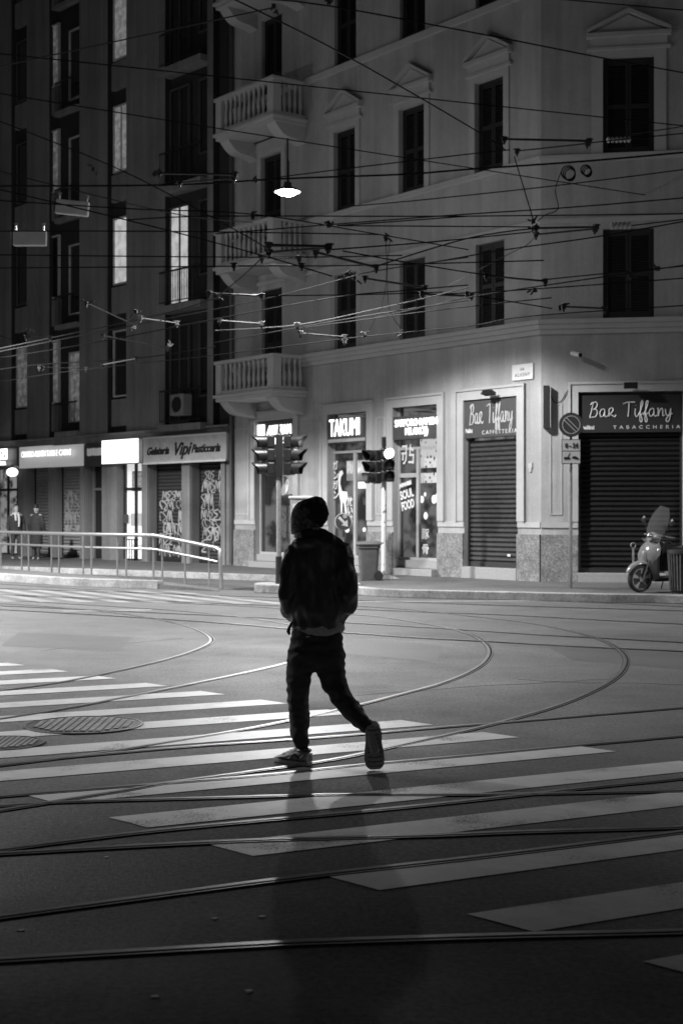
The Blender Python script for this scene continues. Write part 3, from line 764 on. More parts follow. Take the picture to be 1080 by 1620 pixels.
r = sign_box(FB, opsB[0][0]+.01, opsB[0][1]-.01, .02, .15, z0, z1-.02, M['blackmatt'], 'wide black Bar Tiffany sign with TABACCHERIA lettering on the corner face')
script(FB, 'BaR Tiffany', FB.x(932,0), FB.x(1062,0), .008, FB.z(1000,659,0), .30, 'neon_script', M['tubeoff'], r)
text('TABACCHERIA', .10, FB, FB.x(969,0), .012, FB.z(1020,678,0), 'lettering', M['decal'], r, ext=.003, fit=FB.x(1075,0)-FB.x(969,0), space=1.9)
text('Pellini', .11, FB, FB.x(918,0), .012, FB.z(930,679,0), 'lettering', M['decal'], r, ext=.003, bold=.004, fit=FB.x(939,0)-FB.x(918,0))
# unlit blade sign on the corner
r = sign_box(FB, .05, .17, -.16, -.02, 3.36, 4.26, M['blackmatt'], 'unlit dark box sign hanging out from the building corner', 'projecting_sign', 'projecting sign')
b = MB(FB.m); b.box(.172, .20, -.14, -.03, 3.38, 4.24); b.build('face', M['signg'], r)
b = MB(FB.m); b.tube(smooth_curve([(.2,-.02,4.05),(.3,-.02,3.9),(.42,-.02,3.95),(.55,-.02,4.15),(.6,-.02,4.1),(.62,-.02,3.6)],4), .008, 5); tag(b.build('cable', M['wire']), 'loose cable drooping from the box sign on the corner wall', 'cable')
# street name plate
x0, x1, z0, z1 = srect(FA, 810, 843, 576, 601, -.03)
r = sign_box(FA, x0, x1, -.045, -.003, z0, z1, M['signw'], 'white stone street name plate near the building corner', 'street_name_plate', 'street sign')
text('VIA', .085, FA, (x0+x1)/2, -.047, z1-.14, 'lettering', M['signd'], r, ext=.002, align='CENTER')
text('ALIONY', .11, FA, (x0+x1)/2, -.047, z0+.07, 'lettering', M['signd'], r, ext=.002, align='CENTER', space=1.2)
# security camera
c = FB.w(FB.x(912,-.25), -.25, FB.z(912,561,-.25))
r = empty('security_camera', c, 'small white security camera on the wall above the wide bar sign', 'security camera')
b = MB(FB.m); xx = FB.x(912,-.25); zz = FB.z(912,561,-.25); b.cyl((xx-.10,-.18,zz+.04), (xx+.06,-.36,zz-.02), .05, .05, 14); b.build('housing', M['signw'], r, smooth=True)
b = MB(FB.m); b.cyl((xx+.062,-.362,zz-.021), (xx+.075,-.377,zz-.026), .042, .042, 14); b.build('lens', M['black'], r)
b = MB(FB.m); b.cyl((xx-.04,0,zz+.05), (xx-.04,-.24,zz+.03), .018, .018, 8); b.build('bracket', M['signd'], r)
# sign floodlights
for fr, px, py, lab in ((FA,770,621,'dark floodlight on an arm above the narrow Bar Tiffany sign'), (FB,997,609,'dark floodlight above the wide Bar Tiffany sign')):
    xx, zz = fr.x(px,-.3), fr.z(px,py,-.3); r = empty('floodlight', fr.w(xx,-.3,zz), lab, 'floodlight', 'floodlights above the bar signs')
    b = MB(fr.m); b.prism([(xx-.14,-.38,zz-.03),(xx-.14,-.2,zz-.07),(xx-.14,-.16,zz+.01),(xx-.14,-.3,zz+.06)], (.28,0,0)); b.build('head', M['black'], r, bevel=.01)
    b = MB(fr.m); b.tube([(xx,-.2,zz),(xx,-.05,zz+.0),(xx,0,zz-.12)], .014, 6); b.build('arm', M['black'], r)
b = MB(FA.m); xx = FA.x(838,-.03); zz = FA.z(838,738,-.03); b.box(xx-.06,xx+.06,-.035,0,zz-.03,zz+.07); b.box(xx-.035,xx+.035,-.034,0,zz-.11,zz-.031); tag(b.build('wall_ashtray', M['signg']), 'small wedge shaped wall box beside the narrow shutter near the corner', 'wall box')
# down pipe between the buildings
b = MB(FA.m); b.tube([(xa+.10,-.09,.2),(xa+.10,-.09,19)], .055, 10); tag(b.build('drainpipe', M['signd'], smooth=True), 'dark drainpipe running down between the two buildings', 'drainpipe')

# ================================================================== DARK BUILDING ON THE LEFT
lb = empty('modern_building', eA, 'dark rendered apartment building with tall vertical window bays and shops below', 'building')
ZL = 23.0; DR = 0.25
strips = [xr(FL,18,43), xr(FL,78,126), xr(FL,170,200), xr(FL,261,328), xr(FL,337,364)]
xl0 = FL.x(0); strips = [(xl0-5.2, xl0-3.6), (xl0-2.2, xl0-1.2)] + strips
gops = [xr(FL,-60,30), xr(FL,44,78), xr(FL,87,128), xr(FL,136,163), xr(FL,188,226), xr(FL,236,289), xr(FL,303,351)]
opsL = [(a, c, 4.05, ZL-0.8, DR) for a, c in strips] + [(a, c, 0.15, 3.12, 0.45) for a, c in gops]
b = MB(FL.m); wall(b, xl0-9, 0, 0, ZL, opsL)
b.quad((xl0-9,0,0),(xl0-9,14,0),(xl0-9,14,ZL),(xl0-9,0,ZL)); b.quad((0,0.01,0),(0,0.01,ZL),(0,14,ZL),(0,14,0)); b.quad((xl0-9,14,0),(0,14,0),(0,14,ZL),(xl0-9,14,ZL)); b.quad((xl0-9,0,ZL),(0,0,ZL),(0,14,ZL),(xl0-9,14,ZL))
b.build('wall', M['conc'], lb)
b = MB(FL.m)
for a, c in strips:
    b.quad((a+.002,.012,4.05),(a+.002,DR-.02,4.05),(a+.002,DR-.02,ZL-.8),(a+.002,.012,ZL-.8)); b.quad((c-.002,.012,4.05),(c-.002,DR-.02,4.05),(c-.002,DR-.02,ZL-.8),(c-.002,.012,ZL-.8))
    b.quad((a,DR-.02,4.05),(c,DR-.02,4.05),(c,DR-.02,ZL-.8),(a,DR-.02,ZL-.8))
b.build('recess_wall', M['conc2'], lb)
# light edge strip between shops and upper floors
b = MB(FL.m); b.box(xl0-9, -0.05, -0.10, 0.0, 3.98, 4.04); b.build('string_course', M['conc'], lb)

def lwin(fr, a, c, z0, z1, glass, parent, d=DR-.10, fm='signg', mid=True):
    b = MB(fr.m); t = 0.05
    b.box(a, a+t, d-.05, d+.03, z0, z1); b.box(c-t, c, d-.05, d+.03, z0, z1); b.box(a+t, c-t, d-.05, d+.03, z1-t, z1); b.box(a+t, c-t, d-.05, d+.03, z0, z0+t)
    if mid: b.box((a+c)/2-.02, (a+c)/2+.02, d-.045, d+.03, z0+t, z1-t)
    w_ = b.build('window', M[fm], parent)
    b = MB(fr.m); b.box(a+.01, c-.01, d+.0, d+.02, z0+.01, z1-.01); b.build('pane', M[glass], w_)
    return w_
ztops = [7.2, 10.65, 14.1, 17.55, 21.0]
lit = {(4,1):'winlit', (4,2):'windim', (4,3):'windim', (4,0):'glass', (3,0):'winfaint', (3,1):'glass', (3,2):'winfaint', (3,3):'winfaint', (2,0):'winfaint', (5,1):'winlit'}
for si, (a, c) in enumerate(strips):
    if si == 6: continue
    for fi, zt in enumerate(ztops):
        g = lit.get((si, fi), 'glass')
        if si == 5:       # wide bay with balcony
            m0 = FL.x(271,.17); m1 = FL.x(302,.17)
            lwin(FL, m0, m1, zt-3.0, zt-.15, g, lb, fm='signd')
            lwin(FL, FL.x(317,.17), c-.05, zt-2.3, zt-.15, 'glass', lb, mid=False, fm='signd')
            b = MB(FL.m); b.box(a, c, -.25, DR-.03, zt-3.25, zt-3.06); bl = b.build('balcony', M['conc'], lb)
            b = MB(FL.m); b.box(a+.03, c-.03, -.235, -.205, zt-2.11, zt-2.06)
            b.box(a+.03, c-.03, -.23, -.21, zt-2.98, zt-2.95)
            x = a+.06
            while x < c-.05: b.box(x, x+.016, -.228, -.212, zt-2.95, zt-2.11); x += .11
            b.build('railing', M['black'], bl)
            if fi == 0:
                b = MB(FL.m); b.box(c-1.0, c-.35, -.58, -.27, zt-2.85, zt-2.25); ac = b.build('air_conditioner', M['conc'], bl, bevel=.02)
                b = MB(FL.m); cx, cz = c-.66, zt-2.55
                b.lathe([(.22,0),(.22,.02),(.19,.02),(.19,0)], FL.w(cx,-.58,cz), -FL.n); b.m = I4
                b2 = MB(); b2.lathe([(.22,0),(.22,.02),(.18,.022),(.03,.01)], FL.w(cx,-.58,cz), -FL.n, 20); b2.build('fan_grille', M['black'], ac)
        else:
            if si in (3,):
                m_ = FL.x(96,.17); a0 = a; a = FL.x(84,.17)-.08
                lwin(FL, a+.08, m_, zt-2.05, zt, g, lb, mid=False, fm='signg')
                b = MB(FL.m); b.box(a+.08, m_, DR-.16, DR-.03, zt-2.95, zt-2.10); b.build('spandrel_panel', M['conc'], lb)
                lwin(FL, FL.x(112,.17), c-.03, zt-2.7, zt-.45, 'winfaint' if fi == 0 else 'glass', lb, mid=False)
                b = MB(FL.m); b.box(m_+.1, c, -.12, DR-.17, zt-3.15, zt-3.0); bl = b.build('balcony', M['conc'], lb)
                b = MB(FL.m); b.box(m_+.1, c-.01, -.11, -.08, zt-2.1, zt-2.05)
                x = m_+.12
                while x < c-.04: b.box(x, x+.016, -.105, -.089, zt-2.99, zt-2.1); x += .1
                b.build('railing', M['black'], bl)
            else:
                lwin(FL, a+.16, c-.02, zt-2.05, zt, g, lb, mid=(si == 4 and fi == 2), fm='signg' if fi == 0 or g != 'glass' else 'signd')
                b = MB(FL.m); b.box(a+.10, c-.02, DR-.16, DR-.03, zt-2.95, zt-2.12); b.build('spandrel_panel', M['conc'], lb)
# railings and shutters at street level
for i in (1, 2, 5, 6):
    a, c = gops[i]; shutter(FL, a, c, 0.16, 3.12, 0.30, M['rollgrey'] if i in (1,2) else M['rollshut'], lb)
a, c = gops[3]
b = MB(FL.m); b.box(a, c, .32, .36, .16, 3.12); dr = b.build('door', M['frame'], lb)
b = MB(FL.m); b.box(a, a+.07, .25, .318, .16, 3.1); b.box(c-.07, c, .25, .318, .16, 3.1); b.box(a+.07, c-.07, .25, .318, 2.3, 2.38); b.build('door_frame', M['conc'], dr)
a, c = gops[4]
b = MB(FL.m); b.box(a, c, .25, .27, .2, 3.12); dr = b.build('glass_door', M['roomlit'], lb)
b = MB(FL.m); m_ = (a+c)/2
for x in (a+.02, m_-.04, c-.1): b.box(x, x+.07, .17, .249, .2, 3.12)
b.box(a+.09, m_-.04, .175, .248, 2.28, 2.36); b.box(m_+.03, c-.1, .175, .248, 2.28, 2.36)
b.build('door_frame', M['black'], dr)
fl_rect(FL, 209, 745, 224, 777, .24, .008, 'poster', M['posterdim'], dr)
fl_rect(FL, 207, 812, 225, 832, .24, .008, 'sticker', M['signg'], dr)
b = MB(FL.m); b.box(FL.x(196,.2), FL.x(205,.2), .15, .17, 1.28, 1.55); b.build('notice', M['signd'], dr)
b = MB(FL.m)
for k in range(5): x = FL.x(200,-.1)+k*.14; b.box(x, x+.02, -.1, -.08, .15, .78)
b.box(FL.x(198,-.1), FL.x(198,-.1)+.7, -.101, -.079, .78, .81); g_ = b.build('low_gate', M['black']); tag(g_, 'low black railing gate in front of the lit glass door', 'gate')
# graffiti (illegible tags) on the two pastry shop shutters: loose strokes lying on the slats
random.seed(11)
def graffiti(a, c, z0, z1, n, parent, y=.285):
    b = MB(FL.m); 
    z = z0
    while z < z1 - .15:
        h_ = random.uniform(.18, .42); x = a + random.uniform(0, .1)
        while x < c - .1:
            w_ = min(random.uniform(.14, .30), c - x); k = random.random()
            if k < .18: x += w_; continue
            if k < .45: pts = [(x+w_*.5+w_*.42*math.cos(t_), y, z+h_*.5+h_*.45*math.sin(t_)*random.uniform(.85,1.1)) for t_ in [random.random()+j_*.75 for j_ in range(random.choice((7,9)))]]
            elif k < .75: pts = [(x, y, z), (x+w_*random.uniform(.1,.4), y, z+h_), (x+w_*.55, y, z+h_*random.uniform(.1,.4)), (x+w_*.75, y, z+h_*.95), (x+w_, y, z-h_*.2)]
            else: pts = [(x+w_, y, z+h_), (x+w_*.1, y, z+h_*.8), (x+w_*.8, y, z+h_*.4), (x+w_*.1, y, z), (x+w_*.9, y, z-.03)]
            b.tube(smooth_curve(pts, 5), random.choice((.012,.018,.026)), 5); x += w_*.95
        z += h_ + random.uniform(-.04, .06)
    b.build('graffiti', M['graf'], parent)
shs = [o for o in lb.children if o.name.startswith('roller_shutter')]
graffiti(gops[5][0]+.08, gops[5][1]-.08, .35, 2.2, 0, shs[2]); graffiti(gops[6][0]+.08, gops[6][1]-.08, .5, 2.75, 0, shs[3])
graffiti(gops[2][0]+.1, gops[2][1]-.1, .9, 2.3, 0, shs[1])
# dim lit shop front at the far left
a, c = gops[0]
b = MB(FL.m); b.box(a, c, .40, .42, .2, 3.1); si_ = b.build('shop_window', mat_print('cluttered_display', .05, .6, 3.2, .45, .25, 'noise'), lb)
b = MB(FL.m); 
for k in range(7): x = a+(c-a)*k/6.0; b.box(x-.035, x+.035, .33, .398, .2, 3.1)
b.box(a, c, .335, .397, 2.35, 2.43); b.build('mullion', M['frame'], si_)
for px, py, rx, rz in ((22,747,.20,.15),):
    cc = FL.w(FL.x(px,-.1), -.15, FL.z(px,py,-.1)); r = empty('wall_lantern', cc, 'glowing rounded lantern on the shopfront left of the two panel sign', 'lantern')
    b = MB(); b.ball(cc, rx, rx*.6, rz, 14); b.build('shade', M['lantern'], r, smooth=True)
    b = MB(); b.cyl(cc+Vector((0,0,rz)), cc+Vector((0,0,rz+.1)), .04, .04, 8); b.build('bracket', M['black'], r)
# pilasters between shutters
for p0_, p1_ in ((31,43),(78.5,86.5),(128.5,135.5),(163.5,187.5),(226.5,235.5),(289.5,302.5),(351.5,358)):
    b = MB(FL.m); b.box(FL.x(p0_), FL.x(p1_), -.05, .0, .14, 3.10); b.build('pilaster', M['conc'], lb)

def lsign(pa, pb, pt, pbt, m, label, d0=-.14):
    x0, x1, z0, z1 = srect(FL, pa, pb, pt, pbt, d0)
    return sign_box(FL, x0, x1, d0, -.003, z0, z1, m, label), x0, x1, z0, z1
r, x0, x1, z0, z1 = lsign(-40, 27, 710, 739, M['signd'], 'black shop sign with glowing letters cut by the left edge of the photo')
text('SERVIZI', .48, FL, x0+1.0, -.29, z0+.25, 'lettering', M['neon'], r, bold=.02, fit=FL.x(18,-.14)-x0-1.0)
text('TELEFONIA', .14, FL, FL.x(0,-.14), -.29, z0+.06, 'lettering', M['neon'], r, bold=.01, fit=FL.x(16,-.14)-FL.x(0,-.14))
r, x0, x1, z0, z1 = lsign(31, 79.5, 706, 740, M['panelglow'], 'left half of the grey backlit sign with glowing letters above the plain shutters')
b = MB(FL.m); cx = x0+.22; b.lathe([(.16,0),(.16,.02)], FL.w(cx,-.285,z0+.45), -FL.n, 18); b.build('emblem', M['neon2'], r)
text('CENTRO ALIMEN', .28, FL, x0+.40, -.29, z0+.35, 'lettering', M['neon2'], r, bold=.0, fit=x1-x0-.44)
r, x0, x1, z0, z1 = lsign(79.8, 129, 704, 738, M['panelglow'], 'right half of the grey backlit sign with glowing letters ending in a round emblem')
text('TARI E CARNI', .28, FL, x0+.02, -.29, z0+.35, 'lettering', M['neon2'], r, bold=.0, fit=x1-x0-.42)
b = MB(FL.m); b.lathe([(.17,0),(.17,.02)], FL.w(x1-.2,-.285,z0+.5), -FL.n, 18); b.build('emblem', M['neon2'], r)
r, x0, x1, z0, z1 = lsign(133, 167, 702, 738, M['signd'], 'dark sign frame hung with crumpled pale cloth beside the bright white sign', -.1)
b = MB(FL.m); n = 26; rows = []
for j in (0, 1):
    rows.append([(x0+.25+(x1-x0-.3)*k/n, -.13-.03*math.sin(k*1.7)-.015*math.sin(k*3.1), (z1-.14 if j else z0+.34)+.015*math.sin(k*2.2)) for k in range(n+1)])
b.add(rows[0]+rows[1], [(k,k+1,n+2+k,n+1+k) for k in range(n)]); b.build('cloth', mat('glowing_pale_cloth', .6, .8, emit=.10), r)  # faint emission put into the cloth so it looks lit
r, x0, x1, z0, z1 = lsign(168, 226, 695, 734, M['signd'], 'blank bright white backlit sign above the lit glass door')
b = MB(FL.m); b.box(x0+.01, x1-.01, -.30, -.281, z0+.02, z1-.01); b.build('light_panel', M['panelwhite'], r)
r, x0, x1, z0, z1 = lsign(227, 358, 689, 731, M['signg'], 'grey Gelateria Vipi Pasticceria sign with dark slanted letters', -.22)
b = MB(FL.m); b.box(x0, x1, -.24, -.2201, z1-.03, z1+.02); b.box(x0, x1, -.24, -.2201, z0-.02, z0+.03); b.build('edge_trim', M['signw'], r)
text('Gelateria', .30, FL, FL.x(233,-.2), -.226, z0+.26, 'lettering', M['blackmatt'], r, shear=.45, bold=.012, fit=FL.x(268,-.2)-FL.x(233,-.2))
text('Vipi', .50, FL, FL.x(274,-.2), -.226, z0+.22, 'lettering', M['blackmatt'], r, shear=.4, bold=.014, fit=FL.x(301,-.2)-FL.x(274,-.2))
text('Pasticceria', .32, FL, FL.x(304,-.2), -.226, z0+.26, 'lettering', M['blackmatt'], r, shear=.45, bold=.012, fit=FL.x(350,-.2)-FL.x(304,-.2))

# ================================================================== STREET FURNITURE
# handrail of the tram stop
hr = empty('handrail', (-5.5, 32.2, .17), 'pale steel two bar handrail along the tram stop ramp', 'handrail')
def rp(px, z=None):
    xs_ = [(-110,38.2), (0,36.5), (125,33.0), (250,31.3), (348,29.55)]
    for (a, da), (c, dc) in zip(xs_[:-1], xs_[1:]):
        if px <= c or c == 348:
            D = da + (dc-da)*(px-a)/(c-a); break
    return Vector(((px-540)/F*D, D, 0))
def zi(px): return .17 if px < 125 else max(.01, .17 - .16*(px-125)/222)
def zh(px): return 1.10 if px < 245 else 1.10 - .24*(px-245)/100
def zm(px): return .80 if px < 243 else .80 - .22*(px-243)/102
top = []; mid = []
for px in [-100,-50,0,60,120,180,225,238,245,252,270,300,330,340,345]:
    p = rp(px); top.append(p + Vector((0,0,zh(px)))); mid.append(p + Vector((0,0,zm(px))))
e = rp(351); 
b = MB(); b.tube(top + [rp(347.5)+Vector((0,0,.82)), rp(348.5)+Vector((0,0,.60)), rp(351)+Vector((0,0,.02))], .042, 10); b.build('top_rail', M['rail'], hr, smooth=True)
b = MB(); b.tube(mid, .026, 8); b.build('middle_rail', M['rail'], hr, smooth=True)
for px in (-70,-58,-20,2,35,46,82,94,132,145,186,200,243,257,293,331):
    p = rp(px); b = MB(); b.cyl(p+Vector((0,0,zi(px)-.01)), p+Vector((0,0,zh(px)-.03)), .022, .022, 8); b.build('post', M['rail'], hr, smooth=True)

def signal_head(parent, base, d, zt, sect=3, pitch=.27, lit_=None, man=None, vis=.30, lens_m='lens'):
    d = Vector(d).normalized(); s = Vector((-d.y, d.x, 0)); u = Vector((0,0,1))
    mm = Matrix(((s.x, d.x, 0, base.x), (s.y, d.y, 0, base.y), (0, 0, 1, 0), (0,0,0,1)))
    hd = None
    for k in range(sect):
        zc = zt - pitch*(k+.5)
        b = MB(mm); b.box(-.145, .145, -.02, .14, zc-pitch/2+.006, zc+pitch/2-.006)
        h = b.build('signal_section', M['black'], parent, bevel=.03)
        c = mm @ Vector((0, .14, zc))
        if man == k:
            b = MB(mm)
            b.prism([(x*.075, .15, zc+z*.11) for x, z in ((-.2,.55),(.2,.55),(.45,.1),(.2,.0),(.7,-1),(.35,-1),(0,-.3),(-.35,-1),(-.7,-1),(-.2,0),(-.45,.1))], (0,.006,0))
            b.lathe([(.03,0),(.03,.006)], (0,.15,zc+.085), (0,1,0), 12)
            b.build('lit_walking_figure', M['signalred'], h)
        else:
            b = MB(); b.lathe([(.105,.0),(.10,.012),(.06,.028),(.01,.034)], c, d, 20); b.build('lens', M['signalred'] if lit_ == k else M[lens_m], h, smooth=True)
        # visor: open tube, longer at the top
        b = MB(mm); n = 22; vs = []; fs = []
        for i in range(n+1):
            a = R(-65) + R(310)*i/n - R(0); 
            ang = R(-65) + R(310)*i/n
            ln = vis*(0.55+0.45*max(0, math.sin(ang)))
            x, z = math.cos(ang)*.112, math.sin(ang)*.112
            vs += [(x,.13,zc+z),(x*1.03,.14+ln,zc+z*1.03),(x*1.07,.13,zc+z*1.07),(x*1.10,.14+ln,zc+z*1.10)]
        for i in range(n):
            q = 4*i; fs += [(q,q+4,q+5,q+1),(q+2,q+3,q+7,q+6),(q+1,q+5,q+7,q+3)]
        b.add(vs, fs); b.build('visor', M['black'], h, smooth=True)
# traffic light on the island
p1 = Vector((-1.258, 28.6, .17))
tl = empty('traffic_light', p1, 'traffic light with two black three lamp heads on the pole left of the walking man', 'traffic light')
b = MB(); b.cyl(p1, p1+Vector((0,0,3.02)), .052, .045, 14); b.build('pole', M['galv'], tl, smooth=True)
b = MB(); b.cyl(p1, p1+Vector((0,0,.55)), .066, .066, 14); b.build('pole_base', M['black'], tl, smooth=True)
b = MB(); b.box(p1.x-.06, p1.x+.08, p1.y-.08, p1.y+.08, 2.32, 3.17); b.cyl(p1+Vector((0,0,3.0)), p1+Vector((0,0,3.20)), .035, .02, 10); b.build('mounting_column', M['black'], tl, bevel=.01)
signal_head(tl, p1+Vector((-.12,0,0)), (-.97,-.24,0), 3.16)
signal_head(tl, p1+Vector((.16,0,0)), (.93,-.36,0), 3.16, lit_=0)
b = MB(); sc_ = p1+Vector((.07,.0,1.98)); b.lathe([(.20,0),(.20,.01)], sc_, (.75,.65,0), 24); b.build('round_sign', M['signg'], tl)
# second traffic light on the pavement
p2 = Vector((.935, 31.4, .15))
t2 = empty('traffic_light', p2, 'traffic light on a stickered white pole beside the wheelie bin', 'traffic light')
b = MB(); b.cyl(p2, p2+Vector((0,0,2.35)), .058, .052, 14); b.build('pole', M['polewhite'], t2, smooth=True)
b = MB(); b.cyl(p2+Vector((0,0,2.3)), p2+Vector((0,0,3.05)), .05, .04, 12); b.build('mounting_column', M['black'], t2, smooth=True)
b = MB(); b.cyl(p2+Vector((0,0,2.92)), p2+Vector((0,0,3.12)), .05, .05, 10); b.build('cap', M['black'], t2)
b = MB(); b.lathe([(.35,0),(.2,.05),(.06,.08)], p2, n=14); b.build('footing', M['kerb'], t2)
signal_head(t2, p2+Vector((.06,-.09,0)), (.22,-.97,0), 3.02, lit_=0, pitch=.25, vis=.16)
signal_head(t2, p2+Vector((-.15,-.02,0)), (-.80,-.60,0), 2.98, man=2, pitch=.25, vis=.26)
# keep right sign
kp = Vector((.038, 28.3, .17))
ks = empty('keep_right_sign', kp, 'small round dark sign with a slanting white arrow right of the walking man', 'traffic sign')
b = MB(); b.cyl(kp, kp+Vector((0,.02,1.25)), .025, .025, 10); b.build('pole', M['galv'], ks)
FS = Frame(kp.x, kp.y, 1, 0)
b = MB(); b.lathe([(.175,0),(.175,.015)], (kp.x,kp.y-.03,1.42), (0,-1,0), 30); b.build('rim', M['signw'], ks)
b = MB(); b.lathe([(.158,0),(.158,.006)], (kp.x,kp.y-.045,1.42), (0,-1,0), 30); b.build('disc', M['signd'], ks)
b = MB(FS.m); b.prism([(x,-.052,1.42+z) for x, z in ((-.11,.07),(-.07,.11),(.03,-.0),(.08,.04),(.09,-.10),(-.04,-.07),(.0,-.035))], (0,-.004,0)); b.build('arrow', M['signw'], ks)
b = MB(); b.lathe([(.045,0),(.045,.003)], (kp.x+.03,kp.y-.057,1.53), (0,-1,0), 16); b.build('sticker', M['signg'], ks)
# grey cabinet behind the head
cb = empty('street_cabinet', (-.93, 33.2, .15), 'tall narrow grey cabinet seen behind the walking man\'s hat', 'street cabinet')
b = MB(); b.box(-1.19,-.70,33.05,33.35,.15,1.92); b.build('body', M['galv'], cb, bevel=.02)
b = MB(); b.box(-1.23,-.66,33.0,33.4,1.925,1.99); b.build('cap', M['signg'], cb, bevel=.02)
b = MB(); b.box(-1.13,-.76,33.035,33.048,1.2,1.8); b.build('door', M['signg'], cb)
# wheelie bin
wb = empty('wheelie_bin', (.58, 30.6, .15), 'dark plastic wheelie bin standing against the stickered traffic light pole', 'bin')
def rrect(cx, cy, hx, hy, z, n=20, e=.35): 
    return [(cx+hx*math.copysign(abs(math.cos(2*math.pi*k/n))**e, math.cos(2*math.pi*k/n)), cy+hy*math.copysign(abs(math.sin(2*math.pi*k/n))**e, math.sin(2*math.pi*k/n)), z) for k in range(n)]
b = MB(); b.loft([rrect(.58,30.6,.19,.20,.18), rrect(.58,30.6,.235,.25,.84), rrect(.58,30.6,.255,.27,.845), rrect(.58,30.6,.255,.27,.90)]); b.build('body', M['bindark'], wb, smooth=True)
b = MB(); b.loft([rrect(.58,30.6,.275,.29,.905), rrect(.58,30.6,.28,.295,.93), rrect(.58,30.6,.24,.25,.975), rrect(.58,30.6,.1,.1,.985)]); b.build('lid', M['bindark'], wb, smooth=True)
for s_ in (-1, 1):
    b = MB(); b.lathe([(.09,-.02),(.10,-.01),(.10,.02),(.09,.03)], (.79,30.6+.2*s_,.25), (0,1,0), 18); b.build('wheel', M['tyre'], wb)
b = MB(); b.tube([(.84,30.4,.93),(.89,30.4,.95),(.89,30.8,.95),(.84,30.8,.93)], .014, 8); b.build('handle', M['bindark'], wb)
# no parking sign
np_ = Vector((4.41, 27.4, .15)); FN = Frame(np_.x, np_.y, 1, 0)
ns = empty('no_parking_sign', np_, 'round no parking sign over a 0-24 plate on a thin pole before the corner', 'traffic sign')
b = MB(); b.cyl(np_, np_+Vector((0,.02,3.2)), .03, .03, 12); b.build('pole', M['galv'], ns, smooth=True)
zc = 3.29
b = MB(); b.lathe([(.235,0),(.235,.015)], (np_.x,np_.y-.04,zc), (0,-1,0), 36); b.build('disc', M['signd'], ns)
b = MB(FN.m)
ring = [[Vector((math.cos(a)*q, -.058-(.0 if q > .165 else 0), zc+math.sin(a)*q)) for a in [2*math.pi*k/36 for k in range(36)]] for q in (.175,.163)]
b.loft(ring, False)
for o_ in (-.022, .022):
    b.prism([(x+o_, -.0585, zc+z+o_) for x, z in ((-.118-.004,.118-.004),(-.118+.004,.118+.004),(.118+.004,-.118+.004),(.118-.004,-.118-.004))], (0,-.002,0))
b.build('ring_and_bar', M['signw'], ns)
b = MB(FN.m); b.box(-.185,.185,-.055,-.04,2.535,3.01); b.build('plate_frame', M['signd'], ns)
b = MB(FN.m); b.box(-.17,.17,-.06,-.0551,2.79,2.995); b.box(-.17,.17,-.06,-.0551,2.55,2.775); pl_ = b.build('plate', M['signw'], ns)
text('0 - 24', .13, FN, -.12, -.062, 2.845, 'lettering', M['blackmatt'], pl_, ext=.002, bold=.004, fit=.25)
b = MB(FN.m)
b.prism([(x,-.0605,2.62+z) for x, z in ((-.14,0),(-.02,0),(-.02,.035),(-.05,.05),(-.02,.12),(-.035,.125),(-.075,.05),(-.14,.05))], (0,-.002,0))
b.prism([(x,-.0605,2.61+z) for x, z in ((.02,.03),(.14,.0),(.15,.03),(.12,.055),(.08,.075),(.04,.075),(.015,.05))], (0,-.002,0))
b.build('tow_pictogram', M['blackmatt'], pl_)
# slatted street bin
sb = empty('slatted_bin', (6.12, 25.6, .15), 'round slatted metal litter bin cut by the right edge beside the scooter', 'bin')
b = MB(); b.lathe([(.20,0),(.20,.03),(.05,.03)], (6.12,25.6,.15), n=24); b.lathe([(.19,.0),(.225,.72)], (6.12,25.6,.19), n=24); b.build('liner', M['black'], sb)
b = MB()
for k in range(26):
    a = 2*math.pi*k/26; c_, s_ = math.cos(a), math.sin(a)
    b.tube([(6.12+.205*c_, 25.6+.205*s_, .2), (6.12+.245*c_, 25.6+.245*s_, .86)], .012, 5)
b.build('slats', mat('weathered_bin_steel', .13, .5, .5, 14, .4), sb)
b = MB(); b.lathe([(.24,0),(.265,.005),(.265,.07),(.24,.075),(.24,.0)], (6.12,25.6,.86), n=28); b.build('rim', M['iron'], sb, smooth=True)
b = MB(); b.lathe([(.10,0),(.10,.03)], (6.12,25.6,.15), n=16); b.build('base', M['galv'], sb)
# thin bicycle-lock post behind the scooter
pp = Vector(((1001-540)/F*26.9, 26.9, .15)); pb_ = empty('bollard', pp, 'thin short steel post with a ring at its top just left of the scooter', 'bollard')
b = MB(); b.cyl(pp, pp+Vector((0,0,.78)), .02, .02, 8); b.build('post', M['galv'], pb_)
b = MB(); b.tube([pp+Vector((.045*math.cos(a), 0, .83+.05*math.sin(a))) for a in [2*math.pi*k/14 for k in range(15)]], .01, 6); b.build('ring', M['galv'], pb_)

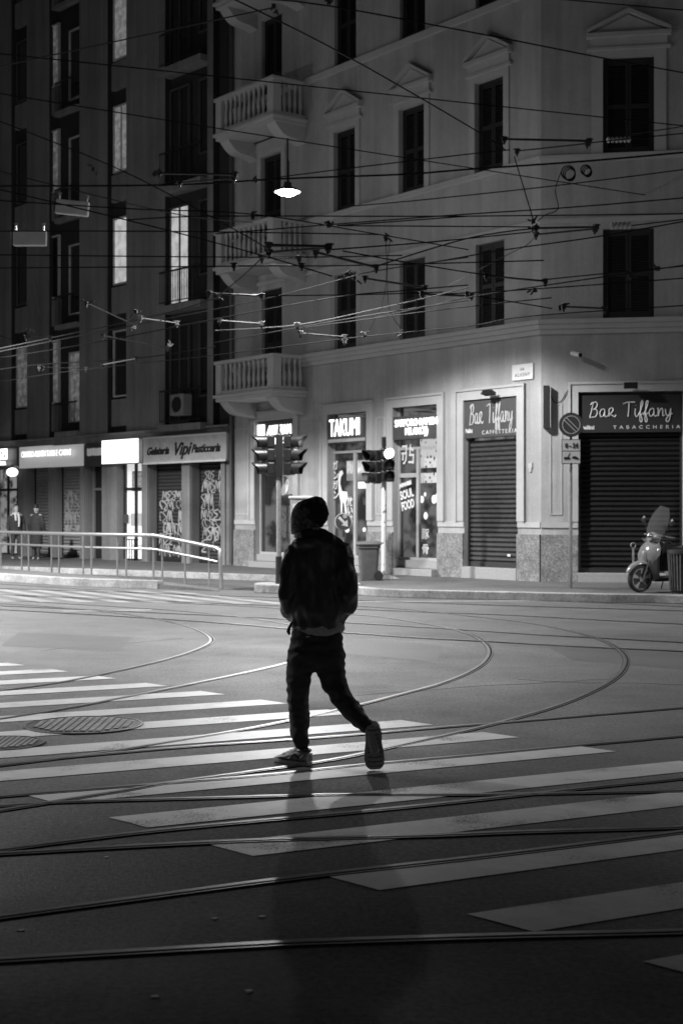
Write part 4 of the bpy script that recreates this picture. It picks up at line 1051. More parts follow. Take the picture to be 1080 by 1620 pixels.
# ---- scooter, front wheel towards the camera and left
sh_dir = Vector((-.80,-.60,0)).normalized()
so = Vector(((1010-540)/F*25.85, 25.85, .15)) - sh_dir*0.62      # origin between the wheels
sm = Matrix.Translation(so) @ Matrix.Rotation(math.atan2(sh_dir.y, sh_dir.x), 4, 'Z') @ Matrix.Rotation(R(-5), 4, 'X')
sc = empty('motor_scooter', so, 'pale motor scooter with a tall windscreen parked beside the slatted bin', 'scooter')
def wheel(cx, m):
    b = MB(m); prof = [(.195,-.05),(.225,-.055),(.25,-.03),(.255,0),(.25,.03),(.225,.055),(.195,.05),(.195,-.05)]
    b.lathe(prof[:-1], (cx,0,.255), (0,1,0), 32); wt = b.build('wheel', M['tyre'], sc, smooth=True)
    b = MB(m)
    for q in range(5):
        a = 2*math.pi*q/5 + .3; b.prism([(cx+math.cos(a-.12)*.05,.058,.255+math.sin(a-.12)*.05),(cx+math.cos(a-.22)*.185,.058,.255+math.sin(a-.22)*.185),(cx+math.cos(a+.22)*.185,.058,.255+math.sin(a+.22)*.185),(cx+math.cos(a+.12)*.05,.058,.255+math.sin(a+.12)*.05)], (0,-.116,0))
    b.lathe([(.055,-.07),(.055,.07)], (cx,0,.255), (0,1,0), 16); b.lathe([(.196,-.057),(.196,.057),(.183,.057),(.183,-.057)], (cx,0,.255), (0,1,0), 32)
    b.build('rim', M['chrome'], wt, smooth=True)
steer = sm @ Matrix.Translation((.62,0,0)) @ Matrix.Rotation(R(-14), 4, 'Z') @ Matrix.Translation((-.62,0,0))
wheel(.62, steer); wheel(-.62, sm)
b = MB(steer); rings = []
for k in range(11):
    a = R(20) + R(150)*k/10; rr = .285; w_ = .085*math.sin(R(18)+R(144)*k/10)**.5
    ring = []
    for q in range(8):
        t = math.pi*q/7; ring.append((.62+math.cos(a)*(rr+.045*math.sin(t)), math.cos(t)*w_, .255+math.sin(a)*(rr+.045*math.sin(t))))
    for q in range(7,-1,-1):
        t = math.pi*q/7; ring.append((.62+math.cos(a)*(rr-.01+.03*math.sin(t)), math.cos(t)*w_*.9, .255+math.sin(a)*(rr-.01+.03*math.sin(t))))
    rings.append(ring)
b.loft(rings); b.build('front_mudguard', M['cream'], sc, smooth=True)
b = MB(steer); b.tube([(.62,.085,.255),(.50,.075,.60)], .022, 8); b.tube([(.62,-.085,.255),(.50,-.075,.60)], .022, 8); b.build('fork', M['chrome'], sc, smooth=True)
def sect(x, z, hw, hh, n=16, tilt=0): return [(x - tilt*math.sin(2*math.pi*k/n)*hh, hw*math.cos(2*math.pi*k/n), z+hh*math.sin(2*math.pi*k/n)) for k in range(n)]
# leg shield: curved shell
b = MB(sm); rings = []
for x, z, hw, bulge in ((.30,.22,.14,.05),(.36,.36,.20,.08),(.42,.52,.23,.11),(.43,.68,.235,.13),(.385,.82,.21,.12),(.32,.92,.15,.09),(.28,.98,.08,.05)):
    n = 9; f_ = [(x + bulge*math.cos(math.pi*(q/(n-1)-.5))*1.0, hw*math.sin(math.pi*(q/(n-1)-.5)), z) for q in range(n)]
    k_ = [(px_-.045, py_*.96, pz_-.005) for px_, py_, pz_ in reversed(f_)]
    rings.append(f_ + k_)
b.loft(rings); b.build('leg_shield', M['cream'], sc, smooth=True)
b = MB(sm); b.loft([sect(.40,.60,.05,.02), sect(.50,.62,.075,.14), sect(.56,.62,.06,.13), sect(.585,.62,.02,.06)]); b.build('horn_cover', M['cream'], sc, smooth=True)
b = MB(sm); b.box(-.30,.34,-.16,.16,.20,.27); b.build('footboard', M['black'], sc, bevel=.03)
b = MB(sm); b.loft([sect(-.95,.62,.06,.06), sect(-.85,.58,.15,.14), sect(-.6,.52,.20,.22), sect(-.35,.48,.19,.25), sect(-.2,.46,.16,.22), sect(-.16,.46,.12,.18)]); b.build('body', M['cream'], sc, smooth=True)
b = MB(sm); b.loft([sect(-.88,.80,.08,.04), sect(-.75,.80,.15,.06), sect(-.4,.77,.16,.06), sect(-.15,.76,.12,.055), sect(-.08,.75,.06,.03)]); b.build('seat', M['seat'], sc, smooth=True)
b = MB(sm); b.loft([sect(.24,.95,.06,.05), sect(.28,1.0,.14,.08), sect(.36,1.02,.13,.085), sect(.44,1.01,.085,.065)]); hb = b.build('headstock', M['cream'], sc, smooth=True)
b = MB(sm); b.lathe([(.075,0),(.07,.02),(.03,.035)], (.435,0,1.01), (1,0,.05), 18); b.build('headlight', M['chrome'], sc, smooth=True)
b = MB(sm); b.tube([(.18,-.34,1.03),(.25,-.2,1.05),(.30,0,1.04),(.25,.2,1.05),(.18,.34,1.03)], .017, 8); b.build('handlebar', M['chrome'], sc, smooth=True)
for s_ in (-1,1):
    b = MB(sm); b.tube([(.18,.22*s_,1.04),(.16,.36*s_,1.02)], .024, 8); b.build('grip', M['seat'], sc)
    b = MB(sm); b.tube([(.25,.2*s_,1.06),(.24,.30*s_,1.24)], .008, 6); b.lathe([(.055,0),(.06,.012),(.02,.03)], (.235,.33*s_,1.30), (1,0,0), 16); b.build('mirror', M['seat'], sc, smooth=True)
    b = MB(sm); b.ball((.385,.17*s_,.96), .04, .035, .03, 10); b.build('indicator', M['chrome'], sc, smooth=True)
    b = MB(sm); b.box(.08,.33,.18*s_-.06,.18*s_+.06,.40,.95); b.build('leg_apron', M['seat'], sc, bevel=.03)
b = MB(sm); vs = []; fs = []; nu, nv = 12, 10; 
for th in (0, .005):
    for j in range(nv+1):
        v = j/nv; hw = .235*math.sin(math.pi*(.22+.70*v))**.55*(1-.12*v)
        for i in range(nu+1):
            u = i/nu*2-1; vs.append((.40 - .22*v + .10*math.cos(u*1.5) - .10 + th, hw*u, 1.05 + .53*v - .03*u*u*(v>.9)))
N_ = (nu+1)*(nv+1)
for o_ in (0, N_):
    for j in range(nv):
        for i in range(nu): q = o_+j*(nu+1)+i; fs.append((q,q+1,q+nu+2,q+nu+1))
b.add(vs, fs); wsn = b.build('windscreen', M['screen'], sc, smooth=True)
edge = [b.v[(nu+1)*j] for j in range(nv+1)] + [b.v[(nu+1)*nv+i] for i in range(nu+1)] + [b.v[(nu+1)*j+nu] for j in range(nv,-1,-1)]
b = MB(); b.tube(edge, .006, 5); b.build('edge', M['wirelight'], wsn)
for s_ in (-1,1):
    b = MB(sm); b.tube([(-.15,.10*s_,.22),(-.22,.20*s_,.02)], .012, 6); b.build('stand_leg', M['black'], sc)
b = MB(sm); b.tube([(-.3,-.17,.25),(-.55,-.2,.27),(-.85,-.2,.33)], [.03,.045,.05], 10); b.build('exhaust', M['chrome'], sc, smooth=True)

# ================================================================== STREET LAMPS hung over the crossing
def street_lamp(i, x, y, h, watts, beam, blend, glow):
    labs = ['lit bell shaped street lamp hanging from the wires in front of the balconies', 'street lamp hanging over the tram stop left of the photo', 'street lamp hanging over the road right of the photo', 'street lamp hanging over the road left of the zebra crossing']
    r = empty('street_lamp', (x, y, h), labs[i], 'street lamp', 'street lamps hung over the junction')
    b = MB(); b.lathe([(.03,.19),(.07,.18),(.08,.10),(.12,.08),(.22,.04),(.25,.0),(.235,0),(.20,.03),(.10,.05)], (x,y,h), n=28); b.build('lamp_shade', M['signd'], r, smooth=True)
    b = MB(); b.ball((x,y,h-.01), .17, .17, .06, 20); b.build('bulb', M['lampglow'], r, smooth=True)
    b = MB(); b.cyl((x,y,h+.17), (x,y,h+1.0), .016, .016, 6); b.build('hanger', M['wire'], r)
    ld = bpy.data.lights.new('street_light', 'SPOT'); ld.energy = watts; ld.spot_size = R(beam); ld.spot_blend = blend; ld.shadow_soft_size = 0.22; ld.color = (1,1,1)
    lo = bpy.data.objects.new('light', ld); COL.objects.link(lo); lo.parent = r; lo.location = (0,0,-.12)
    ld = bpy.data.lights.new('bowl_light', 'POINT'); ld.energy = glow; ld.shadow_soft_size = 0.10
    lo = bpy.data.objects.new('glow', ld); COL.objects.link(lo); lo.parent = r; lo.location = (0,0,-.14)
for i, a in enumerate(LAMPS): street_lamp(i, *a)

# ================================================================== PEOPLE
def ring_pts(p, ax, side, rx, ry, n=20, e=1.0):
    ax = ax.normalized(); s = (side - ax*side.dot(ax)).normalized(); f = ax.cross(s)
    return [p + s*rx*math.cos(2*math.pi*k/n) + f*ry*math.sin(2*math.pi*k/n) for k in range(n)]
def chain(mb, pts, side, n=20):
    """pts: (Vector, rx, ry)"""
    rings = []
    for i, (p, rx, ry) in enumerate(pts):
        d = pts[min(i+1,len(pts)-1)][0] - pts[max(i-1,0)][0]
        rings.append(ring_pts(p, d, side, rx, ry, n))
    # rounded caps
    p, rx, ry = pts[0]; d = (pts[1][0]-p).normalized(); rings.insert(0, ring_pts(p - d*min(rx,ry)*.5, d, side, rx*.6, ry*.6, n))
    p, rx, ry = pts[-1]; d = (p-pts[-2][0]).normalized(); rings.append(ring_pts(p + d*min(rx,ry)*.5, d, side, rx*.6, ry*.6, n))
    mb.loft(rings)
def fused(name, chains, m, parent, voxel=.012, smooth_it=6, folds=0.0, fscale=9.0, extra=None, stretch=(1,1,1), cut=None, parent_none=False):
    mb = MB()
    for pts, side in chains: chain(mb, pts, side)
    if extra: extra(mb)
    o = mb.build(name, m, None)
    md = o.modifiers.new('r', 'REMESH'); md.mode = 'VOXEL'; md.voxel_size = voxel; md.use_smooth_shade = True
    ms = o.modifiers.new('s', 'SMOOTH'); ms.factor = .5; ms.iterations = smooth_it
    dg = bpy.context.evaluated_depsgraph_get(); dg.update()
    me = bpy.data.meshes.new_from_object(o.evaluated_get(dg)); o.modifiers.clear(); old = o.data; o.data = me; bpy.data.meshes.remove(old)
    me.name = name
    if folds:
        loc = WL[o]; new = []
        for v in me.vertices:
            q = v.co + loc; q2 = Vector((q.x*stretch[0], q.y*stretch[1], q.z*stretch[2]))*fscale
            a = noise.noise(q2) ; c_ = noise.noise(q2*2.3+Vector((5,1,2)))
            r_ = (1-abs(a)*2)
            new.append(v.co + v.normal*folds*(r_*.7 + c_*.6 - .45))
        for v, c_ in zip(me.vertices, new): v.co = c_
    for p in me.polygons: p.use_smooth = True
    if not me.materials: me.materials.append(m)
    if parent is not None:
        o.parent = parent; o.location = WL[o] - WL[parent]
    return o

# ---- the walking man (seen from behind, stepping to the left)
D0 = 9.0
def Q(px, py, D=D0): return P(px, py, D)
SX = Vector((1,0,0)); SY = Vector((0,1,0))
tside = Vector((.97,-.24,0)).normalized()      # left-right axis of the shoulders
def c_(px, py, D, rx, ry): return (Q(px, py, D), rx, ry)
# body: one continuous figure under the clothes
hd = Q(487, 822)
def head_shape(mb, c, face, s=1.0):
    face = face.normalized(); side = Vector((-face.y, face.x, 0)); u = Vector((0,0,1)); rings = []
    prof = [(-.125,.035,.05,.03),(-.11,.055,.07,.02),(-.075,.066,.088,.012),(-.03,.073,.096,.004),(.02,.077,.10,-.002),(.065,.073,.093,-.006),(.10,.052,.068,-.008),(.118,.025,.03,-.008)]
    for z, rs, rf, off in prof:
        rings.append([c + (u*z + face*(off + rf*math.cos(2*math.pi*k/20)) + side*rs*math.sin(2*math.pi*k/20))*s for k in range(20)])
    mb.loft(rings)
    # nose, brow, lips, chin, ears
    mb.loft([[c + (face*(.085+fx) + side*sx_ + u*z)*s for fx, sx_ in ((0,-w_),(h,0),(0,w_))] for z, w_, h in ((.025,.008,.012),(-.005,.012,.024),(-.028,.018,.036),(-.036,.014,.014))])
    mb.ball(c + (face*.088 - u*.062)*s, .018*s, .018*s, .008*s, 8); mb.ball(c + (face*.083 - u*.105)*s, .022*s, .022*s, .018*s, 8)
    for q in (-1, 1): mb.ball(c + (side*q*.078 - u*.005 - face*.008)*s, .012*s, .016*s, .032*s, 8)
face = Vector((-.88,.47,0))
sL = Q(461, 884, 9.02); sR = Q(543, 880, 8.96)
eL = Q(453, 940, 8.95); eR = Q(556, 940, 8.88); hL = Q(462, 968, 9.12); hR = Q(542, 968, 9.10)
def hand(mb, p, d, side, s=1.0):
    d = d.normalized(); side = side.normalized(); nrm = d.cross(side)
    chain(mb, [(p, .022, .032), (p+d*.05, .016, .040), (p+d*.09, .014, .038)], side)
    for k, (o_, l) in enumerate(((-.03,.06),(-.01,.07),(.01,.066),(.03,.05))):
        a = p + d*.095 + nrm*o_; mb.tube([a, a+d*l*.5+side*.005, a+d*l+side*.018], [.009,.0085,.0065], 8)
    a = p + d*.03 - nrm*.03; mb.tube([a, a+d*.03-nrm*.018, a+d*.06-nrm*.02], [.011,.010,.008], 8)
def bextra(mb):
    head_shape(mb, hd, face)
    hand(mb, hL, Vector((.6,.5,-.5)), tside); hand(mb, hR, Vector((-.6,.5,-.5)), -tside)
root_body = fused('person', [
    ([(Q(490,845),.055,.055),(Q(495,870),.058,.058),(Q(497,900),.11,.08),(Q(499,950),.11,.08),(Q(500,1010),.12,.085),(Q(500,1035),.12,.08)], tside),
    ([(sL,.045,.045),(eL,.036,.036),(hL,.024,.024)], SX), ([(sR,.045,.045),(eR,.036,.036),(hR,.024,.024)], SX),
    ([(Q(497,875),.05,.05),(sL,.045,.045)], SY), ([(Q(497,875),.05,.05),(sR,.045,.045)], SY),
    ([(Q(483,1030),.07,.075),(Q(472,1095,9.03),.048,.05),(Q(476,1180,9.02),.034,.034)], SX), ([(Q(476,1188,9.02),.033,.04),(Q(462,1200,9.06),.028,.05)], Vector((.1,1,0))),
    ([(Q(515,1030),.07,.075),(Q(532,1088,8.98),.048,.05),(Q(580,1145,8.76),.034,.036)], SX), ([(Q(585,1152,8.74),.033,.035),(Q(593,1190,8.74),.03,.025)], SX),
], M['skin'], None, .009, 3, extra=bextra)
tag(root_body, 'man in black jacket and knitted hat walking over the zebra crossing, hands in pockets', 'person')
root_body.name = 'person'
# jacket
def jex(mb):
    # collar roll / hood
    rr = []
    for k in range(17):
        a = 2*math.pi*k/16; rr.append(Q(494, 856) + tside*.098*math.cos(a) + Vector((.24,.97,0))*.095*math.sin(a) + Vector((0,0,.015*math.cos(a) - .01)))
    mb.tube(rr, .036, 10, cap=False)
fused('jacket', [
    ([(Q(496,846),.092,.085),(Q(498,853),.115,.10),(Q(502,861),.158,.112),(Q(501,872),.188,.122),(Q(501,890),.200,.132),(Q(502,915),.205,.138),(Q(503,945),.205,.142),(Q(502,968),.196,.142),(Q(502,984),.172,.130),(Q(502,992),.166,.126)], tside),
    ([(Q(469,877,9.02),.085,.085),(Q(461,892,9.0),.074,.082),(Q(458,918,8.97),.066,.075),(Q(455,944,8.95),.060,.070),(Q(455,962,9.0),.056,.058),(Q(464,974,9.10),.048,.05)], SX),
    ([(Q(534,870,8.98),.085,.085),(Q(543,890,8.95),.074,.085),(Q(547,915,8.9),.066,.078),(Q(551,938,8.87),.060,.072),(Q(551,956,8.93),.058,.06),(Q(541,971,9.05),.050,.05)], SX),
], M['jacket'], root_body, .010, 5, folds=.017, fscale=7.0, extra=jex, stretch=(1.3,1.0,.7))
fused('shirt', [([(Q(501,975),.150,.112),(Q(504,990),.160,.126),(Q(506,997),.160,.126),(Q(507,1002),.160,.126)], Vector((.99,-.1,-.05)))], M['tee'], root_body, .010, 4, folds=.003, fscale=12)
b = MB(); b.tube([Q(462,984,8.94), Q(458,992,8.93), Q(456,999,8.93), Q(458,1004,8.93)], [.006,.010,.013,.008], 8); b.build('cord_toggle', M['black'], root_body)
# trousers
fused('trousers', [
    ([(Q(501,996),.158,.115),(Q(501,1010),.170,.125),(Q(501,1030),.175,.130),(Q(500,1046),.170,.128)], tside),
    ([(Q(481,1030,9.0),.105,.118),(Q(474,1058,9.01),.088,.098),(Q(472,1082,9.02),.076,.084),(Q(471,1105,9.03),.068,.074),(Q(473,1135,9.03),.066,.072),(Q(474,1160,9.02),.060,.064),(Q(477,1178,9.02),.050,.052)], SX),
    ([(Q(520,1030,9.0),.105,.118),(Q(523,1058,8.99),.094,.10),(Q(528,1082,8.98),.080,.088),(Q(541,1103,8.93),.070,.076),(Q(557,1124,8.85),.060,.066),(Q(572,1142,8.79),.052,.056),(Q(580,1150,8.76),.046,.050)], SX),
], M['trouser'], root_body, .010, 4, folds=.013, fscale=10, stretch=(.8,.8,1.7))
# shoes
def shoe(pts_upper, pts_sole, side, nm='shoe'):
    o = fused(nm, [(pts_upper, side)], M['shoe'], root_body, .007, 4, folds=.003, fscale=30)
    return o
ud = Vector((-.74,.67,0)).normalized(); us = Vector((.67,.74,0)).normalized()
def up_shoe():
    base = Vector((Q(489,1211).x, 8.97, 0)); rings = []
    for t, hw, h in ((0,.028,.075),(.02,.036,.10),(.07,.04,.11),(.12,.042,.092),(.17,.046,.068),(.22,.047,.052),(.26,.040,.044),(.285,.022,.034)):
        c = base + ud*t; rings.append([c + us*hw*math.cos(2*math.pi*k/16) + Vector((0,0,.022+(h-.022)*.5*(1+math.sin(2*math.pi*k/16)))) for k in range(16)])
    return rings, base
rg, base = up_shoe()
b = MB(); b.loft(rg); sh_ = b.build('shoe', M['shoe'], root_body, smooth=True)
b = MB(); pts = []
for t, hw in ((-.008,.024),(.02,.038),(.08,.042),(.15,.047),(.22,.050),(.27,.040),(.295,.02)): pts.append(base + ud*t + us*hw)
for t, hw in reversed(((-.008,.024),(.02,.038),(.08,.042),(.15,.047),(.22,.050),(.27,.040),(.295,.02))): pts.append(base + ud*t - us*hw)
b.prism([(p.x,p.y,.003) for p in pts], (0,0,.026)); b.build('sole', M['solew'], sh_, bevel=.005)
b = MB()
for k in range(4):
    t = .13+.03*k; c = base + ud*t; h = .096-.013*k
    b.tube([c - us*.03 + Vector((0,0,h-.012)), c + Vector((0,0,h+.004)), c + us*.03 + Vector((0,0,h-.012))], .004, 5)
b.build('laces', M['signw'], sh_)
b = MB()
for s_ in (-1, 1):
    pts = [base + ud*t + us*s_*hw + Vector((0,0,z)) for t, hw, z in ((.01,.036,.075),(.05,.042,.045),(.09,.045,.075),(.13,.046,.04),(.19,.049,.045),(.24,.044,.035))]
    b.tube(smooth_curve(pts, 4), .0055, 6)
    if s_ < 0: b.build('side_stripe', M['signd'], sh_); b = MB()
b.build('side_stripe', M['signd'], sh_)
b = MB(); b.tube([base + ud*.045 + us*.036*math.cos(a) + ud*.045*math.sin(a) + Vector((0,0,.098)) for a in [2*math.pi*k/14 for k in range(15)]], .010, 6, cap=False); b.build('collar', M['signd'], sh_)
# trailing shoe: heel up, sole towards the camera
heel = Q(590,1150,8.70); toe = Q(594,1217,8.80); ax = (toe-heel); Ls = ax.length; ax.normalize()
ss = Vector((1,0,.06)).normalized(); nn = ss.cross(ax).normalized()
if nn.y > 0: nn = -nn
out = ((0,.034),(.03,.048),(.08,.050),(.13,.047),(.19,.056),(.25,.060),(.30,.050),(.325,.028))
b = MB(); sp = [heel + ax*t*Ls/.32 + ss*hw for t, hw in out] + [heel + ax*t*Ls/.32 - ss*(hw+(.006 if t > .1 else 0)) for t, hw in reversed(out)]
b.prism(sp, -nn*.026); shb = b.build('sole', M['sole'], None, bevel=.006)
b = MB(); rings = []
for t, hw, h in ((.005,.030,.07),(.03,.042,.10),(.08,.046,.105),(.13,.045,.09),(.19,.050,.065),(.25,.053,.05),(.30,.044,.04),(.318,.024,.03)):
    c = heel + ax*t*Ls/.32 - nn*.02; rings.append([c + ss*hw*math.cos(2*math.pi*k/16) - nn*(h*.5*(1+math.sin(2*math.pi*k/16))) for k in range(16)])
b.loft(rings); sh2 = b.build('shoe', M['shoe'], root_body, smooth=True)
shb.parent = sh2; shb.location = WL[shb] - WL[sh2]
b = MB()
for k in range(9):
    t = .02+.034*k; c = heel + ax*t*Ls/.32 + nn*.001; hw = .036 if k < 4 else .044
    b.tube([c - ss*hw, c + ax*.008, c + ss*hw], .0045, 4)
b.build('tread', mat('tread_rubber', .14, .8), sh2)
# knitted hat: patterned band part and slouching dark crown
def beanie():
    u = Vector((0,0,1)); c = Q(487,818); rings = []; f = face; s = Vector((-f.y,f.x,0))
    back = -f
    for t, rs, rf, off in ((-.085,.086,.108,-.004),(-.05,.094,.115,0),(0,.100,.120,.006),(.05,.098,.117,.012),(.09,.082,.10,.02),(.115,.050,.065,.03),(.125,.015,.02,.035)):
        tilt = 0.18
        rings.append([c + u*(t + (-.35)*0) + back*off + f*rf*math.cos(2*math.pi*k/24) + s*rs*math.sin(2*math.pi*k/24) + u*(.22*rf*math.cos(2*math.pi*k/24)*0 - .03*math.cos(2*math.pi*k/24)*(1 if t < 0 else .3)) for k in range(24)])
    return rings
def hex_(mb): mb.loft(beanie())
fused('knitted_hat', [], M['knit'], root_body, .008, 3, folds=.004, fscale=30, extra=hex_)
def pom(mb):
    mb.ball(Q(501,812,8.96), .078, .085, .085, 16); mb.ball(Q(507,817,8.95), .045, .06, .055, 14); mb.ball(Q(492,803,8.97), .07, .08, .06, 14)
fused('hat_crown', [], M['knitdark'], root_body, .008, 6, folds=.005, fscale=25, extra=pom)
fused('hair', [([(Q(484,842,8.95),.05,.04),(Q(488,850,8.94),.055,.04)], tside)], M['hair'], root_body, .008, 2)

# ---- two distant pedestrians by the shops
def pedestrian(px, py_foot, H, D, label, coat, scarf, facing, skirt):
    base = Vector(((px-540)/F*D, D, .15)); u = Vector((0,0,1)); f = Vector(facing).normalized(); s = Vector((-f.y,f.x,0))
    def q(a, z, b_=0): return base + s*a*H/1.7 + u*z*H/1.7 + f*b_*H/1.7
    def ex(mb):
        head_shape(mb, q(0,1.56), f, H/1.7)
        hand(mb, q(.25,.86,.06), -u, s); hand(mb, q(-.25,.86,.06), -u, -s)
    o = fused('person', [([(q(0,1.45),.05,.05),(q(0,1.36),.09,.07),(q(0,1.1),.13,.09),(q(0,.92),.14,.1)], s),
        ([(q(.16,1.36),.045,.045),(q(.24,1.1,-.02),.036,.036),(q(.25,.88,.06),.024,.024)], s), ([(q(-.16,1.36),.045,.045),(q(-.24,1.1,-.02),.036,.036),(q(-.25,.88,.06),.024,.024)], s),
        ([(q(0,1.36),.07,.06),(q(.16,1.36),.05,.05)], f), ([(q(0,1.36),.07,.06),(q(-.16,1.36),.05,.05)], f),
        ([(q(.08,.9),.085,.085),(q(.10,.5,.05),.05,.05),(q(.10,.08),.035,.035)], s), ([(q(-.08,.9),.085,.085),(q(-.09,.5,-.02),.05,.05),(q(-.10,.08,-.06),.035,.035)], s),
        ([(q(.10,.045,-.03),.035,.03),(q(.10,.035,.13),.035,.025)], s), ([(q(-.10,.045,-.09),.035,.03),(q(-.10,.035,.07),.035,.025)], s)], M['skin'], None, .013, 2, extra=ex)
    tag(o, label, 'person', 'people walking past the shops'); o.name = 'person'
    lo = .42 if skirt else .80
    fused('coat', [([(q(0,1.42),.08,.075),(q(0,1.34),.20,.12),(q(0,1.15),.20,.13),(q(0,.95),.19,.13),(q(0,lo),.21 if skirt else .20,.15)], s),
        ([(q(.18,1.34),.065,.065),(q(.25,1.1,-.02),.055,.055),(q(.255,.90,.06),.045,.045)], s), ([(q(-.18,1.34),.065,.065),(q(-.25,1.1,-.02),.055,.055),(q(-.255,.90,.06),.045,.045)], s)], M[coat], o, .016, 3, folds=.01, fscale=7)
    fused('trousers', [([(q(.08,.88),.10,.10),(q(.10,.5,.05),.066,.07),(q(.10,.10),.05,.05)], s), ([(q(-.08,.88),.10,.10),(q(-.09,.5,-.02),.066,.07),(q(-.10,.10,-.06),.05,.05)], s)], M['trouser'], o, .014, 2)
    fused('hair', [([(q(0,1.60,-.03),.085,.09),(q(0,1.68,-.01),.06,.07)], s)], M['hair'], o, .012, 2)
    if scarf:
        b = MB(); rr = [q(.09*math.cos(a), 1.42, .085*math.sin(a)) for a in [2*math.pi*k/12 for k in range(13)]]; b.tube(rr, .035, 8, cap=False)
        b.tube([q(.05,1.40,.11), q(.06,1.2,.15), q(.05,1.02,.15)], [.04,.035,.03], 8); b.tube([q(-.05,1.40,.11), q(-.04,1.2,.15)], [.04,.03], 8); b.build('scarf', M['scarf'], o, smooth=True)
    return o
pedestrian(26, 885, 1.70, 44.2, 'distant pedestrian with a pale scarf walking near the shopfront at the far left', 'coat', True, (.45,-.9,0), False)
pedestrian(58, 883, 1.70, 43.6, 'distant pedestrian in a long dark coat in front of the plain shutter', 'coat', False, (.3,.95,0), True)

# ================================================================== OVERHEAD WIRES
# each wire: (height of its ends in metres, radius, material, points in the photo, label)
def wpt(px, py, h): 
    if h < 7.2: h -= .6
    D = F*(h-CH)/(HY-py); return Vector(((px-540)/F*D, D, h))
NW = [0]
def wire(pts, h, r, m, label, g='overhead wires', sag=0.0):
    hs = h if isinstance(h, (list, tuple)) else [h]*len(pts)
    q = [wpt(px, py, hh) for (px, py), hh in zip(pts, hs)]
    if pts[0][0] <= 2: q[0] = q[0] + (q[0]-q[1])*.5*min(1, 6/(q[0]-q[1]).length)
    if pts[-1][0] >= 1078 or pts[-1][1] <= 2: q[-1] = q[-1] + (q[-1]-q[-2])*.6*min(1, 6/(q[-1]-q[-2]).length)
    if pts[0][1] <= 2: q[0] = q[0] + (q[0]-q[1])*.5*min(1, 6/(q[0]-q[1]).length)
    if len(q) > 2: q = smooth_curve(q, 5)
    b = MB(); b.tube(q, r, 5); o = b.build('overhead_wire', M[m], smooth=True); tag(o, label, 'wire', g); NW[0] += 1; return o
T, K = .0105, .013
